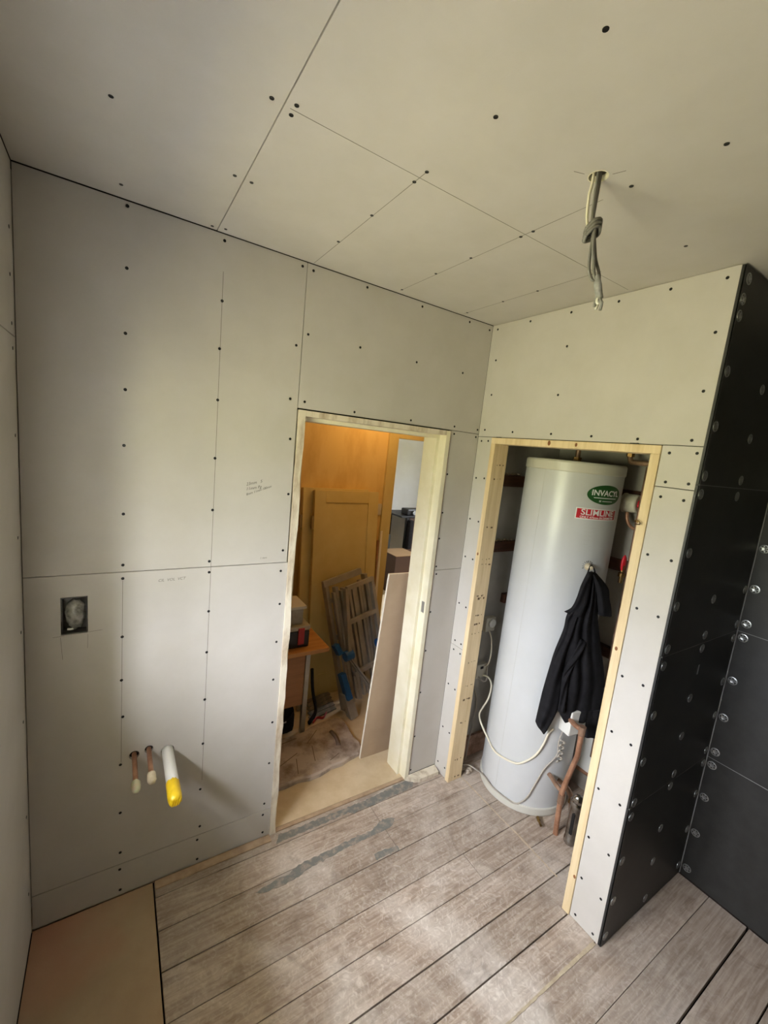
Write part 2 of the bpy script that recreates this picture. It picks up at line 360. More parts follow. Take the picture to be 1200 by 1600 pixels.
def screw_mesh():
    bm = BM(); lathe(bm, [(0.0052, 0.0), (0.0050, 0.0009), (0.0022, 0.0004), (0, 0.0002)], 10)
    bmesh.ops.recalc_face_normals(bm, faces=bm.faces)
    me = bpy.data.meshes.new('screw'); bm.to_mesh(me); bm.free(); me.materials.append(MAT['screw']); return me
SCREW = screw_mesh()
def screws(M, pts, panels, fallback):
    for u, v in pts:
        par = fallback
        for (o, a, b, c, d) in panels:
            if a <= u <= b and c <= v <= d: par = o
        o = obj('screw', SCREW, None, par); o.matrix_local = par.matrix_world.inverted() @ M @ Matrix.Translation((u, v, 0)) if False else M @ Matrix.Translation((u, v, 0))
def panels(M, parent, specs, name='plasterboard', m='plasterboard', th=TH, holes=None):
    out = []
    for i, (a, b, c, d) in enumerate(specs):
        rects, rounds = (holes or {}).get(i, ((), ()))
        o = obj(name, slab(BM(), M, a, b, c, d, th, rects, rounds), m, parent); out.append((o, a, b, c, d))
    return out
def line(M, parent, u0, v0, u1, v1, w=0.0013, m='pencil', name='pencil_line', lift=0.0003):
    d = Vector((u1-u0, v1-v0)); n = Vector((-d.y, d.x)).normalized()*w/2
    poly = [(u0+n.x, v0+n.y), (u0-n.x, v0-n.y), (u1-n.x, v1-n.y), (u1+n.x, v1+n.y)]
    return obj(name, prism(BM(), poly, 0, lift, M), m, parent)

# ---- back wall (doorway, pipes)
wall_back = empty('wall_back', kind='structure', label='back wall of grey plasterboard with the doorway')
G = 0.0014
SOCK = (-1.744, -1.671, 1.106, 1.236)
P1, P2, P3 = (-1.530, 0.592), (-1.482, 0.599), (-1.418, 0.574)
pa = panels(MA, wall_back, [
    (-WA+0.002, -0.989-G, 1.311+G, H-0.0025), (-WA+0.002, -0.985, 0.142+G, 1.311-G), (-WA+0.002, -0.985, 0.004, 0.142-G),
    (-0.989+G, -0.0008, 1.942+G, H-0.0025), (-0.189, -0.0008, 1.218+G, 1.942-G), (-0.189, -0.0008, 0.022, 1.218-G)],
    holes={1: ((SOCK,), ((P1[0], P1[1]+0.004, 0.017), (P2[0], P2[1]+0.006, 0.015), (P3[0], P3[1]+0.004, 0.0235)))})
bm = BM()
for (a, b, c, d, e_, f_) in ((-WA, -0.985, 0.0125, 0.145, 0, H+0.0125), (-0.985, -0.189, 0.0125, 0.145, 1.942, H+0.0125), (-0.189, 0.0955, 0.0125, 0.145, 0, H+0.0125)):
    if a == -WA:   # leave the pocket behind the socket hole and the pipe holes open
        slab(bm, frame((0, 0.0125, 0), (1, 0, 0), (0, 0, 1), (0, -1, 0)), a, b, e_, f_, 0.1325, (( -1.755, -1.660, 1.095, 1.247),), ())
    else: box(bm, a, b, c, d, e_, f_)
obj('stud_wall', bm, 'wall_core', wall_back)
SA = [(-1.569,2.464),(-1.569,2.288),(-1.571,2.095),(-1.57,1.922),(-1.572,1.743),(-1.572,1.514),(-1.572,1.336),(-1.572,1.288),(-1.572,1.074),(-1.573,0.909),(-1.568,0.764),(-1.574,0.571),(-1.573,0.368),(-1.572,0.194),(-1.573,0.119),(-1.571,0.026),(-1.287,2.458),(-1.287,2.265),(-1.289,2.106),(-1.288,1.93),(-1.289,1.722),(-1.29,1.53),(-1.294,1.333),(-1.293,1.29),(-1.289,1.133),(-1.29,0.964),(-1.29,0.762),(-1.29,0.567),(-1.293,0.359),(-1.289,0.182),(-1.297,0.12),(-1.294,0.025),(-1.008,2.46),(-1.012,2.175),(-1.022,1.973),(-1.011,1.819),(-1.003,1.598),(-1.01,1.363),(-1.013,1.275),(-1.008,1.13),(-1.011,0.96),(-1.014,0.786),(-1.005,0.58),(-1.007,0.379),(-1.017,0.177),(-1.02,0.12),(-1.016,0.027),(-0.964,2.457),(-0.967,2.225),(-0.962,1.97),(-0.728,2.462),(-0.736,2.224),(-0.442,2.22),(-0.161,2.222),(-0.444,2.459),(-0.157,2.461),(-0.021,2.454),(-0.736,1.959),(-0.439,1.96),(-0.171,1.962),(-0.013,1.963),(-0.167,1.926),(-0.018,1.925),(-0.179,1.723),(-0.179,1.525),(-0.179,1.389),(-0.176,1.239),(-0.169,1.197),(-0.177,0.988),(-0.177,0.767),(-0.177,0.522),(-0.179,0.256),(-0.178,0.046)]
screws(MA, SA, pa, wall_back)
line(MA, wall_back, -1.572, 0.58, -1.572, 1.28, 0.0014); line(MA, wall_back, -1.288, 0.40, -1.287, 2.36, 0.0016)
line(MA, wall_back, -1.74, 1.02, -1.745, 1.10, 0.001); line(MA, wall_back, -1.672, 1.05, -1.671, 1.10, 0.001); line(MA, wall_back, -1.765, 1.102, -1.735, 1.104, 0.001); line(MA, wall_back, -1.67, 1.108, -1.63, 1.11, 0.001)
# pencilled measurements
for s, u, v, rot, sz in (('23mm   5', -1.143, 1.638, 0.24, 0.016), ('11mm Pg', -1.144, 1.618, 0.20, 0.016), ('8mm 11mm-180mm', -1.123, 1.609, 0.36, 0.0125)):
    me = text_mesh(s, sz, 0.35); me.transform(MA @ Matrix.Translation((u, v, 0.0004)) @ Matrix.Rotation(rot, 4, 'Z'))
    obj('pencil_note', me, 'pencil_dark', wall_back)
for s, u, v, rot, sz in (('CIL  VOL  VCT', -1.42, 1.272, 0.03, 0.014), ('1 mm', -1.09, 1.335, 0.05, 0.012)):
    me = text_mesh(s, sz, 0.3); me.transform(MA @ Matrix.Translation((u, v, 0.0004)) @ Matrix.Rotation(rot, 4, 'Z'))
    obj('pencil_note', me, 'pencil', wall_back)

# ---- right wall (airing cupboard)
wall_right = empty('wall_right', kind='structure', label='right wall of pale plasterboard around the cupboard opening')
pb = panels(MB_, wall_right, [(-1.016, -0.001, 1.930+G, H-0.002), (-0.100, -0.001, 0.785+G, 1.930-G), (-0.100, -0.001, 0.003, 0.785-G), (-1.016, -0.895, 1.787+G, 1.930-G), (-1.016, -0.895, 0.003, 1.787-G)])
bm = BM(); box(bm, TH, 0.095, -0.100, 0.0125, 0, H+0.0125); box(bm, TH, 0.095, -0.895, -0.100, 1.930, H+0.0125); box(bm, TH, 0.095, -1.0155, -0.895, 0, H+0.0125)
obj('stud_wall', bm, 'wall_core', wall_right)
SB = [(-0.04,1.965),(-0.984,2.448),(-0.982,2.287),(-0.983,2.106),(-0.979,1.949),(-0.822,2.454),(-0.643,2.454),(-0.443,2.455),(-0.234,2.458),(-0.036,2.456),(-0.448,2.319),(-0.442,2.12),(-0.051,2.307),(-0.053,2.139),(-0.223,1.958),(-0.438,1.955),(-0.626,1.951),(-0.806,1.947),(-0.027,1.908),(-0.074,1.91),(-0.024,1.716),(-0.082,1.72),(-0.02,1.497),(-0.083,1.494),(-0.022,1.29),(-0.079,1.29),(-0.023,1.027),(-0.078,1.022),(-0.03,0.812),(-0.079,0.811),(-0.029,0.758),(-0.082,0.756),(-0.024,0.548),(-0.08,0.543),(-0.026,0.282),(-0.083,0.279),(-0.024,0.058),(-0.084,0.059),(-0.92,1.904),(-1.002,1.908),(-0.926,1.805),(-0.996,1.807),(-0.92,1.753),(-0.992,1.751),(-0.916,1.545),(-0.993,1.544),(-0.916,1.344),(-0.989,1.341),(-0.913,1.077),(-0.987,1.081),(-0.915,0.851),(-0.988,0.846),(-0.909,0.601),(-0.993,0.601),(-0.909,0.383),(-0.991,0.382),(-0.913,0.197),(-0.996,0.189),(-0.917,0.026),(-0.993,0.024)]
screws(MB_, SB, pb, wall_right)

# ---- left wall with the window
wall_left = empty('wall_left', kind='structure', label='left wall of plasterboard with the window')
RE = (WY0, WY1, WZ0, WZ1)
panels(ML, wall_left, [(YB, -0.001, 2.025+G, H-0.002), (YB, -0.001, 0.003, 2.025-G)], holes={1: ((RE,), ())})
obj('brick_leaf', slab(BM(), frame((-WA-TH, 0, 0), (0, 1, 0), (0, 0, 1), (1, 0, 0)), YB-0.1, 0.145, -0.05, H+0.1, 0.46, (RE,), ()), 'plaster', wall_left)
screws(ML, [(-0.045, 2.30), (-0.05, 2.18), (-0.045, 2.055), (-0.04, 1.99), (-0.04, 1.75), (-0.045, 1.45), (-0.04, 1.15), (-0.045, 0.85), (-0.04, 0.5), (-0.04, 0.2)], [], wall_left)
win = empty('window_1', kind='structure', label='white framed window in the left wall')
xo = -2.27
bm = BM()
box(bm, xo-0.035, xo+0.035, WY0, WY1, WZ0, WZ0+0.06); box(bm, xo-0.035, xo+0.035, WY0, WY1, WZ1-0.06, WZ1)
box(bm, xo-0.035, xo+0.035, WY0, WY0+0.06, WZ0+0.06, WZ1-0.06); box(bm, xo-0.035, xo+0.035, WY1-0.06, WY1, WZ0+0.06, WZ1-0.06)
obj('window_frame', bm, 'window_white', win)
obj('mullion', bx(xo-0.03, xo+0.03, (WY0+WY1)/2-0.03, (WY0+WY1)/2+0.03, WZ0+0.06, WZ1-0.06), 'window_white', win)
for a, b in ((WY0+0.06, (WY0+WY1)/2-0.03), ((WY0+WY1)/2+0.03, WY1-0.06)):
    obj('pane', bx(xo-0.003, xo+0.003, a, b, WZ0+0.06, WZ1-0.06), 'window_glass', win)
obj('window_sill', bx(-2.23, -WA, WY0+0.001, WY1-0.001, WZ0, WZ0+0.012, 0.003), 'window_white', win)

# ---- ceiling
ceiling = empty('ceiling', kind='structure', label='plasterboard ceiling with pencil lines')
HC = (-0.670, -0.960)
pc = panels(MC, ceiling, [(-WA+0.002, -1.313-G, YB, -0.004), (-1.313+G, XD, YB, -0.003)], holes={1: ((), ((HC[0], HC[1], 0.021),))})
obj('joist_void', bx(-WA-0.47, 1.0, YB-0.1, 0.145, H+0.0126, H+0.12), 'wall_core', ceiling)
SCc = [(-1.607,-0.462),(-1.338,-0.682),(-1.292,-0.697),(-1.292,-0.665),(-1.586,-0.087),(-1.337,-0.364),(-1.294,-0.364),(-1.332,-0.025),(-1.292,-0.036),(-0.973,-0.452),(-0.975,-0.234),(-0.972,-1.154),(-0.972,-0.931),(-0.582,-1.174),(-0.972,-0.711),(-0.972,-0.66),(-0.585,-0.99),(-0.582,-0.709),(-0.583,-0.665),(-0.59,-0.46),(-0.592,-0.275),(-0.589,-0.046),(-0.221,-0.662),(-0.22,-0.441),(-0.22,-0.265),(-0.218,-0.044),(-0.217,-0.952)]
screws(MC, SCc, pc, ceiling)
for q in ((-1.30, -0.681, -0.02, -0.683), (-0.972, -0.71, -0.968, -0.01), (-0.583, -0.92, -0.588, -0.03), (-0.22, -0.70, -0.218, -0.02), (-0.700, -0.945, -0.725, -0.935), (-0.655, -0.985, -0.645, -1.010)):
    line(MC, ceiling, *q, w=0.0016)

# ---- black tile backer walls of the shower alcove
def washer_mesh():
    bm = BM(); seg = 24
    lathe(bm, [(0.0175, 0), (0.0175, 0.0016), (0.0145, 0.0022), (0.0135, 0.0012), (0.0135, 0)], seg)
    lathe(bm, [(0.0085, 0), (0.0085, 0.0018), (0.0055, 0.0012), (0.0, 0.0006)], 12)
    for k in range(6):
        a = k*PI/3; d = Vector((math.cos(a), math.sin(a), 0)); bar(bm, d*0.0075+Vector((0, 0, 0.0008)), d*0.0150+Vector((0, 0, 0.0008)), 0.0042, 0.0014)
    bmesh.ops.recalc_face_normals(bm, faces=bm.faces)
    me = bpy.data.meshes.new('fixing_washer'); bm.to_mesh(me); bm.free(); me.materials.append(MAT['zinc']); return me
WASH = washer_mesh()
ZS = [0.003, 0.610, 1.208, 1.808, H-0.003]
wall_return = empty('wall_alcove_side', kind='structure', label='black tile backer board wall beside the cupboard')
for a, b in zip(ZS[:-1], ZS[1:]):
    obj('backer_board', slab(BM(), MR, 0.0, XD-0.001, a+0.0013, b-0.0013, 0.012), 'tile_backer', wall_return)
obj('stud_wall', bx(0.095, XD+0.03, -1.0155, -0.995, -0.05, H+0.0125), 'wall_core', wall_return)
obj('joint_line', bx(0.0, XD, -WB+0.0006, -WB+0.004, 0.004, H-0.0025), 'backer_edge', wall_return)
obj('corner_joint', bx(XD-0.0032, XD, -WB-0.0032, -WB, 0.003, H-0.0025), 'backer_edge', wall_return)
WR = [(0.03,1.579),(0.022,1.391),(0.024,1.235),(0.022,1.172),(0.026,0.982),(0.024,0.798),(0.022,0.632),(0.022,0.572),(0.026,0.38),(0.024,0.203),(0.022,0.043),(0.322,1.385),(0.319,1.24),(0.32,1.185),(0.313,0.978),(0.317,0.812),(0.327,0.639),(0.318,0.586),(0.317,0.39),(0.316,0.231),(0.323,0.045),(0.626,1.393),(0.626,1.24),(0.626,1.177),(0.624,0.978),(0.623,0.819),(0.621,0.649),(0.624,0.585),(0.623,0.431),(0.622,0.248),(0.62,0.056),(0.032,2.442),(0.022,2.381),(0.021,2.332),(0.022,2.167),(0.328,2.159),(0.022,1.997),(0.32,1.986),(0.022,1.838),(0.323,1.837),(0.321,1.778),(0.022,1.778)]
for u, v in WR:
    o = obj('fixing_washer', WASH, None, wall_return); o.matrix_local = MR @ Matrix.Translation((u, v, 0)) @ Matrix.Rotation(random.random(), 4, 'Z')
obj('slot_mark', bx(0.325, 0.335, -WB-0.0006, -WB, 1.075, 1.115), 'zinc', wall_return)
wall_alcove = empty('wall_alcove_back', kind='structure', label='black tile backer board wall at the alcove end')
yj = [-WB-0.0015, -2.2285, YB]
for i, (a, b) in enumerate(zip(ZS[:-1], ZS[1:])):
    for y0, y1 in ((-2.2285, -WB-0.0015), (YB, -2.2305)):
        obj('backer_board', slab(BM(), MD, y0, y1, a+0.0013, b-0.0013, 0.012), 'tile_backer', wall_alcove)
obj('joint_line', bx(XD+0.0006, XD+0.004, YB, -WB, 0.004, H-0.0025), 'backer_edge', wall_alcove)
obj('stud_wall', bx(XD+0.0125, XD+0.16, YB-0.1, -0.995, -0.05, H+0.0125), 'wall_core', wall_alcove)
WD = [1.90, 1.84, 1.572, 1.399, 1.246, 1.184, 0.987, 0.813, 0.646, 0.58, 0.419, 0.234, 0.046]
for i, v in enumerate(WD):
    o = obj('fixing_washer', WASH, None, wall_alcove); o.matrix_local = MD @ Matrix.Translation((-1.052, v, 0)) @ Matrix.Rotation(i*0.7, 4, 'Z')
wall_front = obj('wall_front', bx(-WA-0.2, XD+0.1, YB-0.1, YB, -0.05, H+0.1), 'plasterboard', kind='structure', label='plasterboard wall behind the camera')

# ---- floor
floor = empty('floor', kind='structure', label='dusty bare floorboards')
obj('subfloor', bx(-WA-0.2, 0.8, YB-0.1, 0.02, -0.05, -0.026), 'subfloor', floor)
SE = [-0.004, -0.072, -0.203, -0.341, -0.489, -0.618, -0.758, -0.889, -1.006, -1.150, -1.290, -1.428, -1.566, -1.704, -1.842, -1.980, -2.118, -2.256, -2.394, -2.532, -2.70]
GAP = [0.003, 0.003, 0.0026, 0.0042, 0.0024, 0.0030, 0.0042, 0.0050, 0.0026, 0.0020, 0.0075, 0.0050] + [0.004]*10
for i in range(len(SE)-1):
    y1 = SE[i]-GAP[i]/2; y0 = SE[i+1]+GAP[i+1]/2
    xr = 0.69 if SE[i+1] > -1.02 else XD-0.003
    xs = [-1.455, xr]
    if i in (1, 2): xs = [-1.455, -0.480, xr]
    if i == 4: xs = [-1.455, -0.22, xr]
    if i == 8: xs = [-1.455, -0.9, xr]
    if i == 10: xs = [-1.455, 0.02, xr]
    for a, b in zip(xs[:-1], xs[1:]):
        dz = random.uniform(-0.0012, 0.0008)
        obj('floorboard', bx(a+0.001, b-0.0012, y0, y1, -0.025, dz, 0.0012), 'floorboards', floor)
obj('plywood_sheet', bx(-WA+0.003, -1.460, YB, -0.004, -0.02, 0.002, 0.001), 'ply_floor', floor)
def patch(poly, m, name, z=0.0009, th=0.0006, rag=0.0):
    if rag:
        rg = random.Random(len(poly)); out = []
        for i, p in enumerate(poly):
            q = poly[(i+1) % len(poly)]; n = max(2, int(math.hypot(q[0]-p[0], q[1]-p[1])/0.012))
            for k in range(n): out.append((p[0]+(q[0]-p[0])*k/n+rg.uniform(-rag, rag), p[1]+(q[1]-p[1])*k/n+rg.uniform(-rag, rag)))
        poly = out
    return obj(name, prism(BM(), poly, z, z+th), m, floor)
patch([(-0.975,-0.062),(-0.950,-0.022),(-0.80,-0.026),(-0.672,-0.024),(-0.50,-0.030),(-0.372,-0.022),(-0.24,-0.012),(-0.17,-0.024),(-0.20,-0.066),(-0.30,-0.070),(-0.48,-0.071),(-0.571,-0.075),(-0.60,-0.058),(-0.70,-0.060),(-0.846,-0.058)], 'grey_residue', 'paint_residue', rag=0.004)
patch([(-1.107,-0.228),(-1.03,-0.215),(-0.969,-0.217),(-0.902,-0.196),(-0.748,-0.194),(-0.62,-0.190),(-0.549,-0.196),(-0.462,-0.165),(-0.402,-0.186),(-0.441,-0.216),(-0.49,-0.223),(-0.665,-0.219),(-0.76,-0.228),(-0.888,-0.231),(-0.952,-0.25),(-1.085,-0.245)], 'grey_residue', 'paint_residue', rag=0.004)
patch([(-0.594,-0.307),(-0.540,-0.306),(-0.473,-0.318),(-0.481,-0.337),(-0.6,-0.335)], 'grey_residue', 'paint_residue', rag=0.004)
patch([(0.092,-0.118),(0.100,-0.118),(0.101,-0.30),(0.098,-0.42),(0.104,-0.55),(0.096,-0.77),(0.088,-0.77),(0.094,-0.55),(0.092,-0.42),(0.093,-0.30)], 'chalk', 'plaster_line', rag=0.0014)
patch([(-0.80,-1.010),(-0.47,-1.010),(-0.20,-1.011),(-0.005,-1.014),(-0.005,-0.999),(-0.20,-1.001),(-0.47,-1.003),(-0.80,-1.005)], 'filler', 'filler_line', rag=0.0012)
obj('timber_offcut', prism(BM(), [(-0.218,-0.012),(-0.175,-0.046),(-0.150,-0.056),(-0.018,-0.058),(-0.004,-0.004),(-0.10,-0.003),(-0.188,-0.003)], 0.0, 0.022), 'old_paint', floor)
obj('wall_batten', bx(-1.452, -0.985, -0.040, -0.004, -0.002, 0.006, 0.001), 'tan_batten', floor)

# ---- doorway lining
door = empty('door_1', kind='structure', label='stripped door lining of the open doorway')
def lining(name, m, *boxes, bev=0.0015):
    bm = BM()
    for b in boxes: box(bm, *b, bev)
    return obj(name, bm, m, door)
def ragged(name, x0, x1, y0, y1, z0, z1, m):
    """old jamb whose front arris is chipped"""
    bm = BM(); n = 28; rng = random.Random(3); rows = []
    for i in range(n+1):
        z = z0+(z1-z0)*i/n; k = rng.choice([0, 0, 0.001, 0.004, 0.007])
        rows.append([bm.verts.new(p) for p in ((x0, y0, z), (x1-k, y0, z), (x1, y0+0.01, z), (x1, y1, z), (x0, y1, z))])
    for a, b in zip(rows[:-1], rows[1:]):
        for k in range(5): bm.faces.new((a[k], a[(k+1) % 5], b[(k+1) % 5], b[k]))
    bm.faces.new(rows[0][::-1]); bm.faces.new(rows[-1])
    return obj(name, bm, m, door)
ragged('jamb', -0.984, -0.955, -0.006, 0.150, 0.0, 1.937, 'old_paint')
lining('door_stop', 'cream_gloss', (-0.955, -0.937, 0.045, 0.150, 0.0, 1.915))
lining('jamb', 'cream_gloss', (-0.219, -0.194, -0.006, 0.150, 0.0, 1.937))
obj('raw_edge', bx(-0.194, -0.1895, -0.003, 0.02, 0.0, 1.937), 'raw_edge', door)
lining('door_stop', 'cream_gloss', (-0.237, -0.219, 0.045, 0.150, 0.0, 1.898))
lining('head', 'old_paint', (-0.955, -0.219, -0.006, 0.150, 1.914, 1.937))
lining('door_stop', 'cream_gloss', (-0.937, -0.219, 0.045, 0.150, 1.898, 1.914))
obj('strike_plate', bx(-0.2205, -0.2185, 0.006, 0.028, 0.985, 1.045, 0.0005), 'grey_metal', door)
obj('threshold_strip', bx(-0.955, -0.219, -0.003, 0.016, -0.01, 0.004, 0.001), 'tan_batten', door)

# ---- cupboard framing and inside
cf = empty('cupboard_frame', kind='structure', label='pale pine framing around the cupboard opening')
def timber(name, x0, x1, y0, y1, z0, z1):
    return obj(name, bx(x0, x1, y0, y1, z0, z1, 0.0025), 'pine', cf)
sl = timber('stud', -0.006, 0.094, -0.129, -0.101, 0.0, 1.898)
sr = timber('stud', -0.006, 0.094, -0.894, -0.862, 0.0, 1.898)
hd = timber('header', -0.006, 0.094, -0.894, -0.101, 1.898, 1.928)
def knot(par, c, n, r):
    z = Vector(n); x = Vector((0, 0, 1)) if abs(z.z) < 0.9 else Vector((1, 0, 0)); y = z.cross(x)
    obj('knot', lathe(BM(), [(r, 0), (r*0.8, 0.0006), (0, 0.0008)], 12, frame(c, x, y, z) @ Matrix.Diagonal((1, 0.7, 1, 1))), 'knot', par)
knot(hd, (-0.006, -0.44, 1.915), (-1, 0, 0), 0.011); knot(hd, (-0.006, -0.57, 1.914), (-1, 0, 0), 0.008)
knot(sr, (-0.006, -0.876, 1.17), (-1, 0, 0), 0.008); knot(sr, (-0.006, -0.888, 0.18), (-1, 0, 0), 0.008); knot(sl, (-0.006, -0.115, 1.33), (-1, 0, 0), 0.008)
for k, z in enumerate((1.79, 1.72, 1.47, 1.30, 1.27, 1.10, 1.085, 0.99, 0.94, 0.885, 0.72, 0.58, 0.50, 0.36, 0.13, 0.02)):
    for j in range(3):
        xx = 0.02+0.022*j+random.uniform(-0.006, 0.006)
        obj('nail_mark', bx(xx, xx+random.choice((0.004, 0.008, 0.014)), -0.1297, -0.1288, z+random.uniform(-0.005, 0.005), z+0.004+random.uniform(0, 0.004)), 'staple_dirt', sl)
for yy in (-0.145, -0.80): obj('shim', bx(-0.0065, 0.0, yy-0.015, yy+0.015, 1.928, 1.9315), 'black_hole', hd)
cup = empty('wall_cupboard', kind='structure', label='old plastered walls inside the cupboard')
obj('side_plaster', bx(0.0955, 0.705, 0.0, 0.145, -0.03, H), 'plaster', cup)
obj('back_plaster', bx(0.690, 0.80, -0.994, 0.0, -0.03, H), 'plaster', cup)
obj('ceiling_plaster', bx(0.0955, 0.690, -0.994, 0.0, H-0.01, H+0.02), 'plaster', cup)
obj('return_plaster', bx(0.0955, 0.690, -0.9945, -0.985, 0, H-0.01), 'plaster', cup)
obj('skirting', bx(0.0955, 0.690, -0.016, 0.0, 0.0, 0.135), 'raw_edge', cup)

# ------------------------------------------------------------------ hot water cylinder
CX, CY, RC = 0.4018, -0.3077, 0.2335
FW = Vector((0.8316, 0.5553, 0)); RT = Vector((0.5553, -0.8316, 0))
CC = Vector((CX, CY, 0))
def on_cyl(deg, z, r): a = math.radians(deg); return Vector((CX+r*math.cos(a), CY+r*math.sin(a), z))
def wrap(me, deg, z0, r):
    """wraps flat lettering (x right, y up) round the cylinder, reading from outside"""
    for v in me.vertices:
        a = math.radians(deg)+v.co.x/RC; rr = r+v.co.z
        v.co = Vector((CX+rr*math.cos(a), CY+rr*math.sin(a), z0+v.co.y))
    return me
cyl = tag(empty('hot_water_cylinder', (CX, CY, 0)), 'tall white hot water cylinder standing in the open cupboard', 'water cylinder')
def cyl_part(name, bm_or_me, m, parent=None, smooth=False, **k):
    o = obj(name, bm_or_me, m, parent or cyl, smooth=smooth, **k)
    o.data.transform(Matrix.Translation((-CX, -CY, 0))) if parent is None else None
    return o
TC = Matrix.Translation(CC)
body = cyl_part('body', lathe(BM(), [(RC, 0.04), (RC, 1.805)], 96, TC), 'cyl_white', smooth=True)
cyl_part('top_cap', lathe(BM(), [(RC+0.0005, 1.800), (RC+0.004, 1.803), (RC+0.004, 1.842), (RC+0.001, 1.850), (RC-0.006, 1.853), (RC-0.010, 1.848), (0, 1.846)], 96, TC), 'cyl_rim', smooth=False)
cyl_part('base_rim', lathe(BM(), [(RC-0.01, 0.003), (RC+0.004, 0.003), (RC+0.006, 0.010), (RC+0.006, 0.042), (RC+0.003, 0.047), (RC, 0.047)], 96, TC), 'cyl_rim', smooth=False)
def band(bm, d0, d1, z0, z1, r, th, n=16):
    rows = []
    for i in range(n+1):
        d = d0+(d1-d0)*i/n; rows.append([bm.verts.new(on_cyl(d, z, rr)) for z, rr in ((z0, r), (z1, r), (z1, r+th), (z0, r+th))])
    for a, b in zip(rows[:-1], rows[1:]):
        for k in range(4): bm.faces.new((a[k], a[(k+1) % 4], b[(k+1) % 4], b[k]))
    bm.faces.new(rows[0]); bm.faces.new(rows[-1][::-1]); return bm
cyl_part('jacket_seam', band(BM(), 181.0, 181.5, 0.048, 1.800, RC-0.0005, 0.0011, 1), 'cyl_seam')
# green oval maker's sticker
def oval(bm, deg, z, a, b, r, th, n=40):
    c0 = bm.verts.new(on_cyl(deg, z, r+th)); rings = []
    for f in (0.34, 0.67, 1.0, 1.0001):
        rr = r+th if f <= 1 else r
        rings.append([bm.verts.new(on_cyl(deg+math.degrees(a*f*math.cos(2*PI*k/n)/RC), z+b*f*math.sin(2*PI*k/n), rr)) for k in range(n)])
    for k in range(n): bm.faces.new((c0, rings[0][k], rings[0][(k+1) % n]))
    for p, q in zip(rings[:-1], rings[1:]):
        for k in range(n): bm.faces.new((p[k], p[(k+1) % n], q[(k+1) % n], q[k]))
    return bm
GD = 256.0; GA = 0.0990
green = cyl_part('oval_sticker', oval(BM(), GD, 1.709, GA, 0.046, RC, 0.0006), 'label_green', label='green oval sticker')
def letters(name, s, size, deg, z, m, par, shear=0.0, bold=0.0, sx_=1.0):
    me = text_mesh(s, size, shear, bold)
    for v in me.vertices: v.co.x *= sx_
    wrap(me, deg, z, RC+0.0009); me.transform(Matrix.Translation((-CX, -CY, 0)))
    return obj(name, me, m, par)
letters('lettering', 'INVACYL', 0.0365, GD, 1.716, 'label_white', green, bold=0.0008, sx_=1.06)
o = obj('underline', band(BM(), GD-16, GD+16, 1.692, 1.6955, RC, 0.001), 'label_white', green); o.data.transform(Matrix.Translation((-CX, -CY, 0)))
for a_, b_, h_ in ((-9, -6.5, 0.0045), (-5, 10, 0.0020)):
    o = obj('small_mark', band(BM(), GD+a_, GD+b_, 1.679-h_, 1.679+h_, RC, 0.001, 6), 'cyl_seam', green); o.data.transform(Matrix.Translation((-CX, -CY, 0)))
RD = 250.5
red = cyl_part('red_sticker', band(BM(), 222.6, 278.4, 1.588, 1.641, RC, 0.0005, 24), 'label_white', label='red and white sticker')
o = obj('red_field', band(BM(), 223.8, 277.2, 1.592, 1.637, RC, 0.0008, 24), 'label_red', red); o.data.transform(Matrix.Translation((-CX, -CY, 0)))
letters('lettering', 'SLIMLINE', 0.0385, RD, 1.6205, 'label_white', red, bold=0.0006, sx_=1.18)
letters('lettering', 'ONLY 475mm IN DIAMETER', 0.0135, RD, 1.5985, 'label_white', red, bold=0.0003, sx_=1.12)
for k in range(5):
    o = obj('fine_print', band(BM(), 236, 250-2*k, 1.548-0.02*k, 1.5495-0.02*k, RC-0.0004, 0.0008, 6), 'cyl_seam', body); o.data.transform(Matrix.Translation((-CX, -CY, 0)))
# thermostat knob the jacket hangs on
kd, kz = 247.3, 1.363
kM = frame(on_cyl(kd, kz, RC), (-math.sin(math.radians(kd)), math.cos(math.radians(kd)), 0), (0, 0, 1), (math.cos(math.radians(kd)), math.sin(math.radians(kd)), 0)).copy()
kn = cyl_part('thermostat_boss', lathe(BM(), [(0.017, 0), (0.017, 0.006), (0.012, 0.008), (0.010, 0.030), (0.006, 0.034), (0, 0.034)], 20, kM), 'tape_cream', smooth=False)
for k in range(9):
    a = math.radians(200-k*22); d = Vector((math.cos(a), math.sin(a), 0))
    o = obj('dial_mark', bar(BM(), kM @ (d*0.020+Vector((0, 0, 0.0008))), kM @ (d*0.029+Vector((0, 0, 0.0008))), 0.0036, 0.0012), 'cable_dark', kn); o.data.transform(Matrix.Translation((-CX, -CY, 0)))
# immersion heater cover, lower right
hb = math.radians(262); hM = frame(on_cyl(262, 0.575, RC-0.012), (-math.sin(hb), math.cos(hb), 0), (0, 0, 1), (math.cos(hb), math.sin(hb), 0))
bm = BM(); box(bm, -0.060, 0.052, -0.066, 0.062, 0, 0.070, 0.006); bmesh.ops.transform(bm, matrix=hM, verts=bm.verts)
cyl_part('heater_cover', bm, 'white_plastic')

